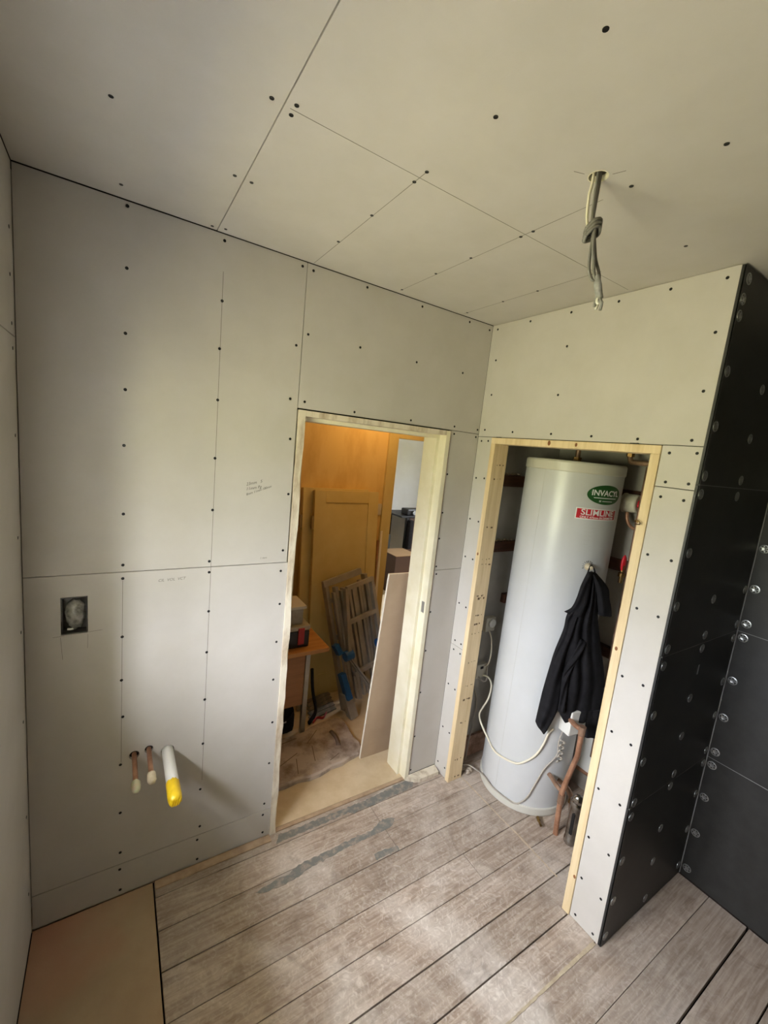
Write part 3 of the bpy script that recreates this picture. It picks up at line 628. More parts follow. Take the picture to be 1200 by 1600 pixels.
# ------------------------------------------------------------------ black jacket
JR = RC+0.030
def jd(s):
    s0 = 0.75*JR
    if s < s0: return math.sqrt(JR*JR-s*s)
    d0 = math.sqrt(JR*JR-s0*s0); return d0-(s-s0)*s0/d0*0.8
def jpt(s, z, off): 
    p = CC+RT*s-FW*(jd(s)+off); p.z = z; return p
def lerp_poly(P, t):
    x = t*(len(P)-1); i = min(int(x), len(P)-2); f = x-i
    p0 = P[max(i-1, 0)]; p1 = P[i]; p2 = P[i+1]; p3 = P[min(i+2, len(P)-1)]
    g = lambda a, b, c, d: 0.5*((2*b)+(-a+c)*f+(2*a-5*b+4*c-d)*f*f+(-a+3*b-3*c+d)*f**3)
    return g(p0[0], p1[0], p2[0], p3[0]), g(p0[1], p1[1], p2[1], p3[1])
def cloth(name, Lp, Rp, thick, lift, folds, parent, m='black_fabric', nu=28, nv=44, back=-0.012):
    bm = BM(); fr = []; bk = []
    for j in range(nv+1):
        t = j/nv; a = lerp_poly(Lp, t); b = lerp_poly(Rp, t); f = []; g = []
        for i in range(nu+1):
            u = i/nu; s = a[0]+(b[0]-a[0])*u; z = a[1]+(b[1]-a[1])*u
            e_ = max(0.0, 1-abs(2*u-1)**3)**0.5*min(1.0, (1-t)*14+0.35)*min(1.0, t*14+0.5)
            h = lift+thick*e_+e_*folds(u, t)
            f.append(bm.verts.new(jpt(s, z, h))); g.append(bm.verts.new(jpt(s, z, lift+back*e_)))
        fr.append(f); bk.append(g)
    for j in range(nv):
        for i in range(nu):
            bm.faces.new((fr[j][i], fr[j][i+1], fr[j+1][i+1], fr[j+1][i])); bm.faces.new((bk[j][i], bk[j+1][i], bk[j+1][i+1], bk[j][i+1]))
        bm.faces.new((fr[j][0], fr[j+1][0], bk[j+1][0], bk[j][0])); bm.faces.new((fr[j][nu], bk[j][nu], bk[j+1][nu], fr[j+1][nu]))
    for i in range(nu):
        bm.faces.new((fr[0][i], bk[0][i], bk[0][i+1], fr[0][i+1])); bm.faces.new((fr[nv][i], fr[nv][i+1], bk[nv][i+1], bk[nv][i]))
    return obj(name, bm, m, parent, smooth=True)
def ridge(x, c, w): return math.exp(-((x-c)/w)**2)
jk = tag(empty('jacket'), 'black fleece jacket hanging from the knob of the white cylinder', 'jacket')
HLl = [(0.129,1.354),(0.112,1.289),(0.102,1.222),(0.088,1.175),(0.060,1.150)]; HLr = [(0.160,1.352),(0.152,1.298),(0.153,1.25),(0.153,1.202),(0.138,1.126)]
HRl = [(0.142,1.354),(0.166,1.298),(0.186,1.244),(0.201,1.183),(0.212,1.137)]; HRr = [(0.170,1.345),(0.233,1.274),(0.252,1.212),(0.267,1.169),(0.276,1.125)]
Bl = [(0.137,1.333),(0.125,1.213),(0.091,1.124),(0.08,1.056),(0.087,0.902),(0.099,0.79),(0.103,0.713),(0.108,0.640),(0.150,0.566)]
Br = [(0.176,1.322),(0.197,1.214),(0.214,1.127),(0.227,1.065),(0.264,0.93),(0.301,0.796),(0.315,0.695),(0.318,0.607),(0.290,0.552)]
Sl = [(0.088,1.165),(0.073,1.122),(0.07,1.054),(0.049,0.944),(0.037,0.841),(0.026,0.729),(0.021,0.643),(0.017,0.556)]; Sr = [(0.142,1.165),(0.128,1.122),(0.118,1.018),(0.103,0.923),(0.102,0.841),(0.108,0.746),(0.107,0.63),(0.068,0.498)]
Cl = [(0.227,0.641),(0.238,0.572),(0.253,0.479)]; Cr = [(0.315,0.628),(0.318,0.56),(0.323,0.459)]
Il = [(0.147,1.02),(0.111,0.892),(0.1,0.834),(0.102,0.771),(0.107,0.640)]; Ir = [(0.185,1.01),(0.168,0.938),(0.141,0.869),(0.137,0.793),(0.143,0.630)]
cloth('body', Bl, Br, 0.030, 0.004, lambda u, t: 0.014*ridge(u, 0.30+0.1*t, 0.10)-0.020*ridge(u, 0.46+0.05*math.sin(5*t), 0.06)+0.012*ridge(u, 0.62, 0.10)-0.010*ridge(u, 0.80-0.1*t, 0.05)+0.004*math.sin(18*t+6*u), jk)
sv = cloth('sleeve', Sl, Sr, 0.040, 0.012, lambda u, t: 0.008*math.sin(9*u+5*t)+0.007*math.sin(22*t+4*u)*ridge(t, 0.35, 0.4), jk)
cloth('sleeve', Il, Ir, 0.030, 0.022, lambda u, t: 0.006*math.sin(7*u+16*t), jk, nu=16)
cloth('collar', HLl, HLr, 0.028, 0.034, lambda u, t: 0.008*math.sin(5*u+3*t)-0.006*ridge(t, 0.94, 0.03), jk, nu=18, nv=26)
cloth('collar', HRl, HRr, 0.024, 0.022, lambda u, t: 0.010*ridge(u, 0.4, 0.2)-0.006*ridge(t, 0.93, 0.03), jk, nu=18, nv=26)
cloth('cuff', Cl, Cr, 0.026, 0.012, lambda u, t: 0.004*math.sin(9*u)-0.006*ridge(t, 0.45, 0.04), jk, 'black_fabric_hem', nu=16, nv=18)
hp = kM @ Vector((0, 0, 0.024))
obj('hanging_loop', tube(BM(), [hp+Vector((-0.02, 0.0, -0.035)), hp+Vector((-0.012, 0.0, -0.005)), hp+Vector((0, 0, 0.0115)), hp+Vector((0.012, -0.012, -0.006)), hp+Vector((0.015, -0.02, -0.035))], 0.0035, 8), 'black_fabric', jk, smooth=True)

# ------------------------------------------------------------------ cupboard contents
def pipe(name, pts, r, m, label, cat='pipe', group=None, sub=6, **k):
    return tag(obj(name, tube(BM(), pts, r, 12, sub, **k), m, smooth=True), label, cat, group)
def ringpart(par, c, axis, r, L, m, name='compression_nut', seg=6):
    z = Vector(axis).normalized(); x = z.orthogonal().normalized(); y = z.cross(x)
    return obj(name, lathe(BM(), [(0, -L/2), (r, -L/2), (r, L/2), (0, L/2)], seg, frame(c, x, y, z)), m, par)
pp = pipe('copper_pipe', [(0.282,-0.624,-0.01),(0.280,-0.620,0.10),(0.279,-0.619,0.215),(0.281,-0.622,0.262),(0.292,-0.642,0.40),(0.297,-0.650,0.45),(0.297,-0.650,0.50),(0.297,-0.650,0.574)], 0.0125, 'copper', 'bent copper pipe rising from the floor beside the white cylinder')
ringpart(pp, (0.280,-0.620,0.200), (0, 0, 1), 0.0165, 0.05, 'copper_dull', 'fitting', 12)
ringpart(pp, (0.297,-0.650,0.585), (0, 0, 1), 0.0165, 0.045, 'copper_dull', 'fitting', 12)
obj('branch', tube(BM(), [(0.297,-0.650,0.588), (0.30,-0.60,0.592), (0.33,-0.53,0.600)], 0.0125, 12, 4), 'copper', pp, smooth=True)
obj('outlet', tube(BM(), [(0.281,-0.622,0.235), (0.285,-0.585,0.240), (0.30,-0.545,0.245), (0.31, -0.51, 0.248)], 0.011, 12, 4), 'copper_dull', pp, smooth=True)
p2 = pipe('copper_pipe', [(0.387,-0.632,-0.01),(0.385,-0.628,0.08),(0.379,-0.617,0.155),(0.372,-0.60,0.19),(0.372,-0.57,0.200),(0.372,-0.525,0.20)], 0.0135, 'copper_dull', 'short dull copper pipe behind the bent copper pipe, low by the floor')
ringpart(p2, (0.380,-0.620,0.150), (0.1, -0.15, 1), 0.018, 0.03, 'brass')
tag(obj('drain_cock', lathe(BM(), [(0, 0), (0.009, 0), (0.009, 0.02), (0.006, 0.024), (0.006, 0.05), (0, 0.05)], 10, frame((0.262, -0.528, 0.018), (0, 0, 1), (0.83, -0.55, 0), (-0.55, -0.83, 0))), 'brass'), 'small brass drain stub under the cylinder base rim', 'drain cock')
pipe('copper_pipe', [(0.672,-0.40,0.112),(0.672,-0.60,0.124),(0.672,-0.80,0.13)], 0.0125, 'copper', 'horizontal copper pipe low along the cupboard back wall', sub=2)
cn = tag(empty('filter_canister', (0.300, -0.688, 0)), 'dull chrome canister on the floor just behind the right pine stud', 'canister')
obj('body', lathe(BM(), [(0, 0.004), (0.024, 0.004), (0.029, 0.012), (0.029, 0.03), (0.026, 0.036), (0.026, 0.205), (0.029, 0.212), (0.029, 0.235), (0.020, 0.25), (0, 0.252)], 24), 'chrome', cn, smooth=True)
obj('valve_head', lathe(BM(), [(0, 0), (0.024, 0.002), (0.026, 0.012), (0.020, 0.024), (0, 0.028)], 16, frame((-0.012, -0.010, 0.262), (0, 0, 1), (0.55, -0.83, 0), (-0.83, -0.55, 0))), 'chrome', cn, smooth=True)
obj('slot', bx(-0.0285, -0.020, -0.016, -0.002, 0.07, 0.18, 0.002), 'black_hole', cn)
# insulation board behind
tag(obj('white_panel', bx(0.66, 0.688, -0.92, -0.455, 0.135, 0.46, 0.003), 'white_plastic'), 'white panel against the cupboard back wall above the horizontal copper pipe', 'panel')
pipe('copper_pipe', [(0.405,-0.313,1.846),(0.405,-0.313,1.92),(0.405,-0.313,2.02)], 0.0125, 'copper_dull', 'vertical copper pipe leaving the top of the white cylinder', sub=2)
ringpart(bpy.context.scene.objects['copper_pipe.003'], (0.405, -0.313, 1.862), (0, 0, 1), 0.021, 0.026, 'brass')
pe = pipe('copper_pipe', [(0.56,-0.493,1.97),(0.56,-0.494,1.905),(0.56,-0.503,1.882),(0.56,-0.53,1.876),(0.56,-0.80,1.872)], 0.0125, 'copper_dull', 'copper elbow pipe under the pine header, right of the cylinder top')
ringpart(pe, (0.56, -0.494, 1.915), (0, 0, 1), 0.019, 0.025, 'brass')
# white drum (motor valve) with its pipe
vv = tag(empty('motor_valve', (0.605, -0.512, 1.673)), 'round white plastic valve head beside the green sticker', 'valve')
ax = Vector((0.10, -0.995, 0.03)).normalized(); xx = ax.orthogonal().normalized(); yy = ax.cross(xx)
obj('cap', lathe(BM(), [(0, -0.032), (0.044, -0.032), (0.050, -0.028), (0.050, -0.020), (0.046, -0.018), (0.046, 0.036), (0.041, 0.041), (0, 0.042)], 32, frame((0, 0, 0), xx, yy, ax)), 'off_white_plastic', vv, smooth=False)
obj('stem', lathe(BM(), [(0.02, 0.04), (0.02, 0.075), (0, 0.075)], 16, frame((0, 0, 0), xx, yy, ax)), 'red_paint', vv)
pipe('copper_pipe', [(0.60,-0.508,1.628),(0.60,-0.512,1.60),(0.60,-0.524,1.572),(0.60,-0.548,1.553),(0.60,-0.585,1.548),(0.60,-0.64,1.547)], 0.0085, 'copper', 'thin curved copper pipe below the round white valve head')
pipe('copper_pipe', [(0.575,-0.580,1.86),(0.575,-0.580,1.4),(0.575,-0.580,0.95),(0.575,-0.580,0.3)], 0.009, 'copper_dull', 'tall thin vertical copper pipe close behind the right pine stud', sub=2)
rv = tag(empty('gate_valve', (0.548, -0.566, 1.335)), 'red lever valve in front of the dark batten by the right stud', 'valve')
bm = lathe(BM(), [(0, -0.006), (0.030, -0.006), (0.036, 0), (0.030, 0.006), (0, 0.006)], 20, frame((0, 0, 0.04), (0, 0, 1), (0.96, -0.28, 0), (-0.28, -0.96, 0)) @ Matrix.Diagonal((1.25, 0.42, 1, 1)))
obj('handle', bm, 'red_paint', rv, smooth=True)
obj('body', lathe(BM(), [(0, -0.06), (0.010, -0.06), (0.010, -0.03), (0.016, -0.028), (0.016, -0.008), (0.008, -0.004), (0.008, 0.03), (0, 0.03)], 12), 'brass', rv, smooth=False)
# battens left from old shelves
def batten(name, x0, x1, y0, y1, z0, z1, label): return tag(obj(name, bx(x0, x1, y0, y1, z0, z1, 0.002), 'dark_batten'), label, 'batten', 'dark shelf battens in the cupboard')
batten('shelf_batten', 0.10, 0.66, -0.030, 0.0, 1.680, 1.742, 'dark brown shelf batten with rubble on top, upper left of the cylinder')
batten('shelf_batten', 0.10, 0.66, -0.030, 0.0, 1.305, 1.365, 'dark brown shelf batten with rubble on top, left of the cylinder at mid height')
batten('shelf_batten', 0.355, 0.66, -0.030, 0.0, 0.985, 1.040, 'short end of a brown batten, lowest on the cylinder\'s left')
batten('shelf_batten', 0.660, 0.690, -0.97, -0.03, 1.675, 1.735, 'dark batten on the back wall behind the round white valve head')
batten('shelf_batten', 0.660, 0.690, -0.97, -0.03, 1.305, 1.366, 'dark batten on the back wall behind the red lever valve')
batten('shelf_batten', 0.660, 0.690, -0.97, -0.03, 0.822, 0.882, 'brown batten on the back wall right of the black jacket')
def rock(r, seed, sq=(1, 1, 0.6)):
    bm = BM(); bmesh.ops.create_icosphere(bm, subdivisions=1, radius=r); rg = random.Random(seed)
    for v in bm.verts: v.co = Vector((v.co.x*sq[0], v.co.y*sq[1], v.co.z*sq[2]))*rg.uniform(0.7, 1.2)
    return bm
def rubble(spots, z, label, grp):
    for k, (x, y, r) in enumerate(spots):
        bm = rock(r, k+int(z*100)); lo = min(v.co.z for v in bm.verts)
        tag(obj('plaster_lump', bm, 'rubble', loc=(x, y, z-lo)), label, 'rubble', grp)
rubble([(0.22+0.026*k+random.uniform(-0.005, 0.005), -0.014, random.uniform(0.009, 0.016)) for k in range(6)], 1.742, 'broken plaster lump on the upper dark shelf batten', 'plaster lumps on the upper batten')
rubble([(0.20+0.026*k+random.uniform(-0.005, 0.005), -0.014, random.uniform(0.008, 0.015)) for k in range(7)], 1.365, 'broken plaster lump on the mid height dark shelf batten', 'plaster lumps on the middle batten')
rubble([(0.150+random.uniform(-0.035, 0.03), -0.085+random.uniform(-0.05, 0.05), random.uniform(0.008, 0.018)) for k in range(16)], 0.001, 'small plaster lump on the floor between pine stud and cylinder', 'plaster lumps on the cupboard floor')
# sockets and flexes on the side wall
def wall_box(x, z, w, h, label, round_=False):
    t = tag(empty('fused_spur', (x, 0, z)), label, 'wall socket')
    obj('plate', bx(-w/2, w/2, -0.032, -0.001, -h/2, h/2, 0.004), 'off_white_plastic', t)
    if round_: obj('rose', lathe(BM(), [(0.026, 0), (0.026, 0.012), (0.018, 0.016), (0, 0.016)], 20, frame((0.004, -0.032, 0.01), (1, 0, 0), (0, 0, 1), (0, -1, 0))), 'white_plastic', t)
    else: obj('switch', bx(-0.016, 0.006, -0.036, -0.032, 0.016, 0.030, 0.001), 'black_plastic', t)
    return t
wall_box(0.268, 0.865, 0.075, 0.085, 'upper grey-white junction box on the cupboard side wall', True)
wall_box(0.250, 0.575, 0.085, 0.085, 'lower white spur switch where the looped white flex starts', False)
def cable(name, pts, r, m, label, group=None, sub=6): return tag(obj(name, tube(BM(), pts, r, 8, sub), m, smooth=True), label, 'cable', group)
cable('flex', [(0.262,-0.034,0.548),(0.285,-0.060,0.540),(0.295,-0.080,0.50),(0.275,-0.090,0.43),(0.235,-0.090,0.375),(0.216,-0.090,0.341),(0.214,-0.110,0.303),(0.190,-0.188,0.273),(0.158,-0.288,0.255),(0.171,-0.389,0.266),(0.190,-0.433,0.288),(0.223,-0.477,0.349),(0.245,-0.498,0.419),(0.258,-0.508,0.485),(0.275,-0.520,0.515)], 0.0052, 'flex_white', 'cream white flex looping from the lower spur across the cylinder front')
cable('flex', [(0.312,-0.548,0.508),(0.308,-0.540,0.44),(0.310,-0.541,0.37),(0.268,-0.514,0.288),(0.241,-0.494,0.19),(0.218,-0.475,0.106),(0.190,-0.438,0.052),(0.168,-0.390,0.052),(0.155,-0.307,0.055),(0.165,-0.229,0.062),(0.190,-0.150,0.03),(0.165,-0.10,0.035),(0.13,-0.075,0.02)], 0.0036, 'flex_grey', 'thin grey flex hanging from the heater cover round the cylinder base')
bm = BM()
for k in range(4):
    z0 = 0.455-0.03*k; tube(bm, [(0.298+0.004*(k % 2),-0.552,z0+0.012),(0.318,-0.566,z0+0.004),(0.322,-0.556,z0-0.014),(0.300,-0.552,z0-0.022),(0.296,-0.562,z0-0.004)], 0.0042, 7, 4)
tag(obj('cord_knot', bm, 'flex_grey', smooth=True), 'knotted bundle of grey cord on the cylinder below the jacket', 'cord')
cable('flex', [(0.262,-0.030,0.83),(0.275,-0.045,0.78),(0.285,-0.050,0.70),(0.280,-0.048,0.63),(0.265,-0.036,0.605)], 0.0045, 'flex_white', 'short white flex between the two boxes on the cupboard side wall')
cable('flex', [(0.225,-0.034,0.545),(0.245,-0.055,0.525),(0.275,-0.055,0.53),(0.290,-0.03,0.60)], 0.0045, 'flex_grey', 'grey flex curling under the lower spur switch')
cable('flex', [(0.215,-0.010,0.50),(0.25,-0.012,0.42),(0.265,-0.014,0.37),(0.262,-0.018,0.28),(0.225,-0.03,0.12),(0.20,-0.05,0.02)], 0.0045, 'flex_grey', 'old grey flex running down to the cupboard floor')
ho = tag(empty('cup_hook', (-0.006, -0.868, 1.653)), 'small brass cup hook screwed into the right pine stud', 'hook')
obj('hook', tube(BM(), [(0.004, 0.004, 0), (-0.008, 0.010, 0.0), (-0.014, 0.004, 0.006), (-0.014, -0.008, 0.004), (-0.010, -0.010, -0.006), (-0.008, 0.0, -0.009), (-0.008, 0.008, -0.008)], 0.0018, 6, 4), 'brass', ho, smooth=True)
obj('collar', lathe(BM(), [(0.004, 0), (0.004, 0.002), (0, 0.002)], 10, frame((0, 0.004, 0), (0, 1, 0), (0, 0, 1), (-1, 0, 0))), 'brass', ho)

# ------------------------------------------------------------------ things on the back wall
bb = tag(empty('metal_back_box', (-1.7075, 0.030, 1.171)), 'sunken metal back box with cables bagged in clear film', 'electrical box')
bm = BM(); x0, x1, z0, z1 = -0.034, 0.034, -0.062, 0.062
box(bm, x0, x1, 0.010, 0.012, z0, z1); box(bm, x0, x0+0.0015, -0.028, 0.010, z0, z1); box(bm, x1-0.0015, x1, -0.028, 0.010, z0, z1); box(bm, x0+0.0015, x1-0.0015, -0.028, 0.010, z0, z0+0.0015); box(bm, x0+0.0015, x1-0.0015, -0.028, 0.010, z1-0.0015, z1)
obj('box', bm, 'galv', bb)
bm = BM(); bmesh.ops.create_icosphere(bm, subdivisions=3, radius=1.0)
rg = random.Random(5)
for v in bm.verts:
    d = v.co.copy(); k = 1+0.10*math.sin(9*d.x+4*d.z)*math.cos(7*d.z-3*d.x)+rg.uniform(-0.05, 0.05)
    v.co = Vector((d.x*0.028*k+0.003, d.y*0.018*k-0.012, d.z*0.053*k+0.008*(1-abs(d.z))))
obj('film_bag', bm, 'plastic_film', bb, smooth=True)
obj('cable_end', tube(BM(), [(-0.012, 0.008, -0.03), (-0.014, -0.012, -0.035), (0.004, -0.018, -0.040), (0.016, -0.010, -0.046)], 0.004, 8, 4), 'cable_grey', bb, smooth=True)
obj('cable_end', tube(BM(), [(0.01, 0.008, -0.05), (-0.006, -0.014, -0.052), (-0.02, -0.018, -0.050)], 0.0035, 8, 4), 'white_plastic', bb, smooth=True)
for k, (x, z, yt, m, lab) in enumerate(((P1[0], P1[1], -0.165, 'tape_green', 'left copper stub pipe with a greenish tape cap on the back wall'), (P2[0], P2[1], -0.155, 'tape_cream', 'right copper stub pipe with a cream tape cap on the back wall'))):
    t = tag(empty('capped_pipe', (x, 0, z)), lab, 'pipe', 'capped copper stubs on the back wall')
    MYl = frame((0, 0, 0), (1, 0, 0), (0, 0, 1), (0, -1, 0))
    obj('pipe', lathe(BM(), [(0, -0.10), (0.0085, -0.10), (0.0085, -yt-0.02), (0, -yt-0.02)], 16, MYl), 'copper', t, smooth=False)
    bm = lathe(BM(), [(0.010, -yt-0.030), (0.0135, -yt-0.026), (0.0145, -yt-0.010), (0.0135, -yt+0.006), (0.010, -yt+0.014), (0, -yt+0.017)], 14, MYl)
    for v in bm.verts: v.co += Vector((random.uniform(-1, 1), random.uniform(-1, 1), random.uniform(-1, 1)))*0.0009
    obj('tape_cap', bm, m, t, smooth=True)
t = tag(empty('waste_pipe', (P3[0], 0, P3[1])), 'white waste pipe with bright yellow taped end sticking out of the wall', 'pipe')
MYl = frame((0, 0, 0), (1, 0, 0), (0, 0, 1), (0, -1, 0))
obj('pipe', lathe(BM(), [(0, -0.10), (0.0205, -0.10), (0.0205, 0.19), (0, 0.19)], 28, MYl), 'pvc_white', t)
bm = lathe(BM(), [(0.0208, 0.172), (0.0222, 0.176), (0.0226, 0.24), (0.0205, 0.258), (0.012, 0.264), (0, 0.265)], 28, MYl)
for v in bm.verts:
    if v.co.y < -0.25: v.co.y += 0.002*math.sin(900*v.co.x)
    if -0.178 < v.co.y < -0.17: v.co.y += random.uniform(-0.006, 0.004)
yt_ = obj('yellow_tape', bm, 'yellow_tape', t, smooth=True)
for k in range(4): obj('tape_fold', bar(BM(), (-0.012+0.007*k, -0.2655, -0.012), (-0.006+0.007*k, -0.2655, 0.012), 0.0022, 0.002), 'yellow_tape', yt_)

# ------------------------------------------------------------------ ceiling cables
hx, hy = HC
dI = Vector((0.80, -0.56, 0.0))       # the way the bundle kicks out sideways
def cp(side, z, back=0.0): p = Vector((hx, hy, 0))+dI*side+Vector((0.56, 0.80, 0))*back; p.z = z; return p
cb = tag(empty('ceiling_cable', (hx, hy, H)), 'knotted grey cables with taped ends hanging from the ceiling hole', 'cable')
def cpart(name, pts, r, m, flat=None, sub=6):
    o = obj(name, tube(BM(), pts, r, 8, sub, flat), m, cb, smooth=True); o.data.transform(Matrix.Translation((-hx, -hy, -H))); return o
cpart('cream_cable', [cp(-0.012, 2.55), cp(-0.011, 2.47), cp(-0.014, 2.44), cp(-0.011, 2.395), cp(-0.004, 2.37)], 0.0042, 'cable_cream', 0.62)
cpart('grey_cable', [cp(-0.002, 2.55), cp(-0.001, 2.47), cp(0.000, 2.42), cp(0.003, 2.385), cp(0.010, 2.36), cp(0.010, 2.32), cp(0.013, 2.285), cp(0.024, 2.262), cp(0.036, 2.262)], 0.0048, 'cable_grey', 0.62)
cpart('grey_cable', [cp(0.006, 2.55, 0.004), cp(0.006, 2.47, 0.004), cp(0.005, 2.42, 0.004), cp(0.006, 2.385, 0.004), cp(0.016, 2.35, 0.004), cp(0.026, 2.31, 0.004), cp(0.040, 2.278, 0.004), cp(0.042, 2.262, 0.002)], 0.0046, 'cable_dark', 0.62)
cpart('grey_cable', [cp(0.010, 2.37, -0.006), cp(0.012, 2.33, -0.006), cp(0.020, 2.30, -0.004), cp(0.026, 2.275, -0.002), cp(0.036, 2.255, 0.0)], 0.0046, 'cable_grey', 0.62)
for k in range(3):
    cpart('knot_turn', [cp(-0.008, 2.372-0.009*k, -0.004), cp(0.004, 2.384-0.008*k, -0.012), cp(0.020, 2.390-0.008*k, -0.004), cp(0.023, 2.378-0.008*k, 0.006), cp(0.008, 2.368-0.008*k, 0.012), cp(-0.008, 2.360-0.008*k, 0.004), cp(-0.008, 2.372-0.009*k, -0.004)], 0.0046, 'cable_grey', 0.8)
o = cpart('tape_wrap', [cp(0.034, 2.272), cp(0.040, 2.250), cp(0.046, 2.232), cp(0.048, 2.222)], [0.006, 0.0095, 0.0085, 0.010], 'tape_grey')
for k in range(5):
    a = k*1.3; o = cpart('wire_end', [cp(0.046, 2.228), cp(0.048+0.008*math.cos(a), 2.212, 0.008*math.sin(a)), cp(0.049+0.007*math.cos(a+0.5), 2.196+0.004*k, 0.008*math.sin(a))], 0.0032, ('tape_grey', 'white_plastic')[k % 2])
obj('hole_collar', lathe(BM(), [(0.0215, -0.0125), (0.0225, 0.0006), (0.0205, 0.0006), (0.0200, -0.0125)], 20, frame((0, 0, 0), (1, 0, 0), (0, -1, 0), (0, 0, -1))), 'cable_cream', cb)

# ------------------------------------------------------------------ the hall beyond the doorway
HY = 1.12
hall_floor = empty('floor_hall', kind='structure', label='tan hardboard sheeted floor of the hall')
obj('hardboard_sheet', bx(-2.2, 1.1, 0.018, HY+0.12, -0.03, 0.004), 'hardboard', hall_floor)
hw = empty('wall_hall', kind='structure', label='warm lit yellow wall at the back of the hall')
bm = slab(BM(), frame((0, HY, 0), (1, 0, 0), (0, 0, 1), (0, -1, 0)), -2.2, 1.1, 0.004, 2.42, 0.11, ((0.245, 1.00, 0.004, 1.908),), ())
obj('hall_back', bm, 'hall_wall', hw)
obj('hall_end', bx(-2.3, -2.2, 0.145, HY+0.11, 0, 2.42), 'hall_wall', hw); obj('hall_end', bx(1.1, 1.2, 0.145, HY+0.11, 0, 2.42), 'hall_wall', hw)
obj('hall_ceiling', bx(-2.3, 1.2, 0.145, HY+0.11, 2.42, 2.50), 'hall_white', hw)
bm = BM(); box(bm, -2.2, -0.985, 0.1455, 0.1505, 0.004, 2.42); box(bm, -0.985, -0.189, 0.1455, 0.1505, 1.94, 2.42); box(bm, -0.189, 1.1, 0.1455, 0.1505, 0.004, 2.42); obj('hall_front', bm, 'hall_white', hw)
d2 = empty('door_2', kind='structure', label='cream door lining of the second doorway across the hall')
obj('jamb', bx(0.160, 0.246, HY-0.020, HY+0.12, 0.004, 1.968, 0.002), 'door_paint', d2)
obj('jamb', bx(0.99, 1.07, HY-0.020, HY+0.12, 0.004, 1.968, 0.002), 'door_paint', d2)
obj('head', bx(0.246, 0.99, HY-0.020, HY+0.12, 1.906, 1.968, 0.002), 'door_paint', d2)
# second room
FX0, FX1, FY0, FY1 = 0.1, 2.8, HY+0.111, 3.5
obj('floor_far_room', bx(FX0, FX1, FY0+0.01, FY1, -0.05, 0.0), 'hardboard', kind='structure', label='floor of the far room')
obj('wall_far_back', bx(FX0-0.1, FX1+0.1, FY1, FY1+0.1, -0.05, 2.5), 'room_white', kind='structure', label='white back wall of the far room')
obj('wall_far_left', bx(FX0-0.1, FX0, FY0, FY1, -0.05, 2.5), 'room_white', kind='structure', label='left wall of the far room')
obj('wall_far_right', slab(BM(), frame((FX1, 0, 0), (0, 1, 0), (0, 0, 1), (-1, 0, 0)), FY0-0.1, FY1, -0.05, 2.5, 0.1, ((1.80, 2.20, 1.2, 1.8),), ()), 'room_white', kind='structure', label='window wall of the far room')
obj('ceiling_far_room', bx(FX0-0.1, FX1+0.1, FY0, FY1+0.1, 2.5, 2.6), 'room_white', kind='structure', label='ceiling of the far room')
obj('wall_far_front', bx(1.1, FX1+0.1, HY+0.0, FY0, -0.05, 2.5), 'room_white', kind='structure', label='near wall of the far room')

# hall pendant lamp
lp = tag(empty('pendant_lamp', (-0.02, 0.74, 2.42)), 'bare warm bulb pendant on the hall ceiling', 'lamp')
obj('rose', lathe(BM(), [(0, 0), (0.04, 0), (0.035, -0.02), (0.008, -0.026), (0, -0.026)], 20), 'white_plastic', lp)
obj('cord', tube(BM(), [(0, 0, -0.02), (0, 0, -0.10)], 0.003, 6, 1), 'white_plastic', lp)
obj('bulb', lathe(BM(), [(0, -0.10), (0.013, -0.10), (0.014, -0.125), (0.030, -0.155), (0.030, -0.175), (0.018, -0.195), (0, -0.20)], 20), 'bulb_glow', lp, smooth=True)
l = bpy.data.lights.new('bulb_light', 'POINT'); l.energy = 5; l.color = (1.0, 0.60, 0.22); l.shadow_soft_size = 0.035
lo_ = bpy.data.objects.new('bulb_light', l); COL.objects.link(lo_); lo_.parent = lp; lo_.location = (0, 0, -0.26)

# two cupboard doors leaning on the hall wall
def leaf(name, w, h, th, label, panel=True, hinges=()):
    t = tag(empty(name), label, 'door', 'old cupboard doors leaning in the hall')
    r = 0.085
    core = obj('panel', bx(0.004, w-0.004, 0.006, th-0.006, 0.004, h-0.004), 'door_paint', t)
    for n, b in (('stile', (0, r, 0, th, 0, h)), ('stile', (w-r, w, 0, th, 0, h)), ('top_rail', (r, w-r, 0, th, h-r, h)), ('middle_rail', (r, w-r, 0, th, h*0.40, h*0.40+0.10)), ('bottom_rail', (r, w-r, 0, th, 0, 0.16))):
        obj(n, bx(*b, 0.0015), 'door_paint', t)
    for z in hinges:
        o = obj('hinge', bx(-0.012, 0.001, 0.004, th-0.004, z, z+0.09, 0.002), 'hinge', t)
        obj('knuckle', lathe(BM(), [(0, z), (0.007, z), (0.007, z+0.09), (0, z+0.09)], 10, Matrix.Translation((-0.014, 0.0, 0))), 'hinge', o)
    return t
dr = leaf('cupboard_door', 0.515, 1.49, 0.034, 'front cream panelled cupboard door leaning on the hall wall', hinges=(1.22, 0.25)); dr.location = (-0.435, 0.915, 0.004); dr.rotation_euler = (math.radians(-5.2), 0, 0)
dr = leaf('cupboard_door', 0.515, 1.50, 0.034, 'rear cream cupboard door, only its hinged left edge showing', hinges=(1.22, 0.55)); dr.location = (-0.505, 0.958, 0.004); dr.rotation_euler = (math.radians(-5.0), 0, 0)
# wall socket
so = tag(empty('socket_plate', (0.175-0.055, HY, 1.345)), 'double cream socket plate on the yellow hall wall', 'wall socket')
obj('plate', bx(-0.036, 0.036, -0.010, -0.0005, -0.045, 0.045, 0.003), 'off_white_plastic', so)
obj('rocker', bx(-0.012, 0.002, -0.014, -0.010, -0.012, 0.012, 0.001), 'white_plastic', so)
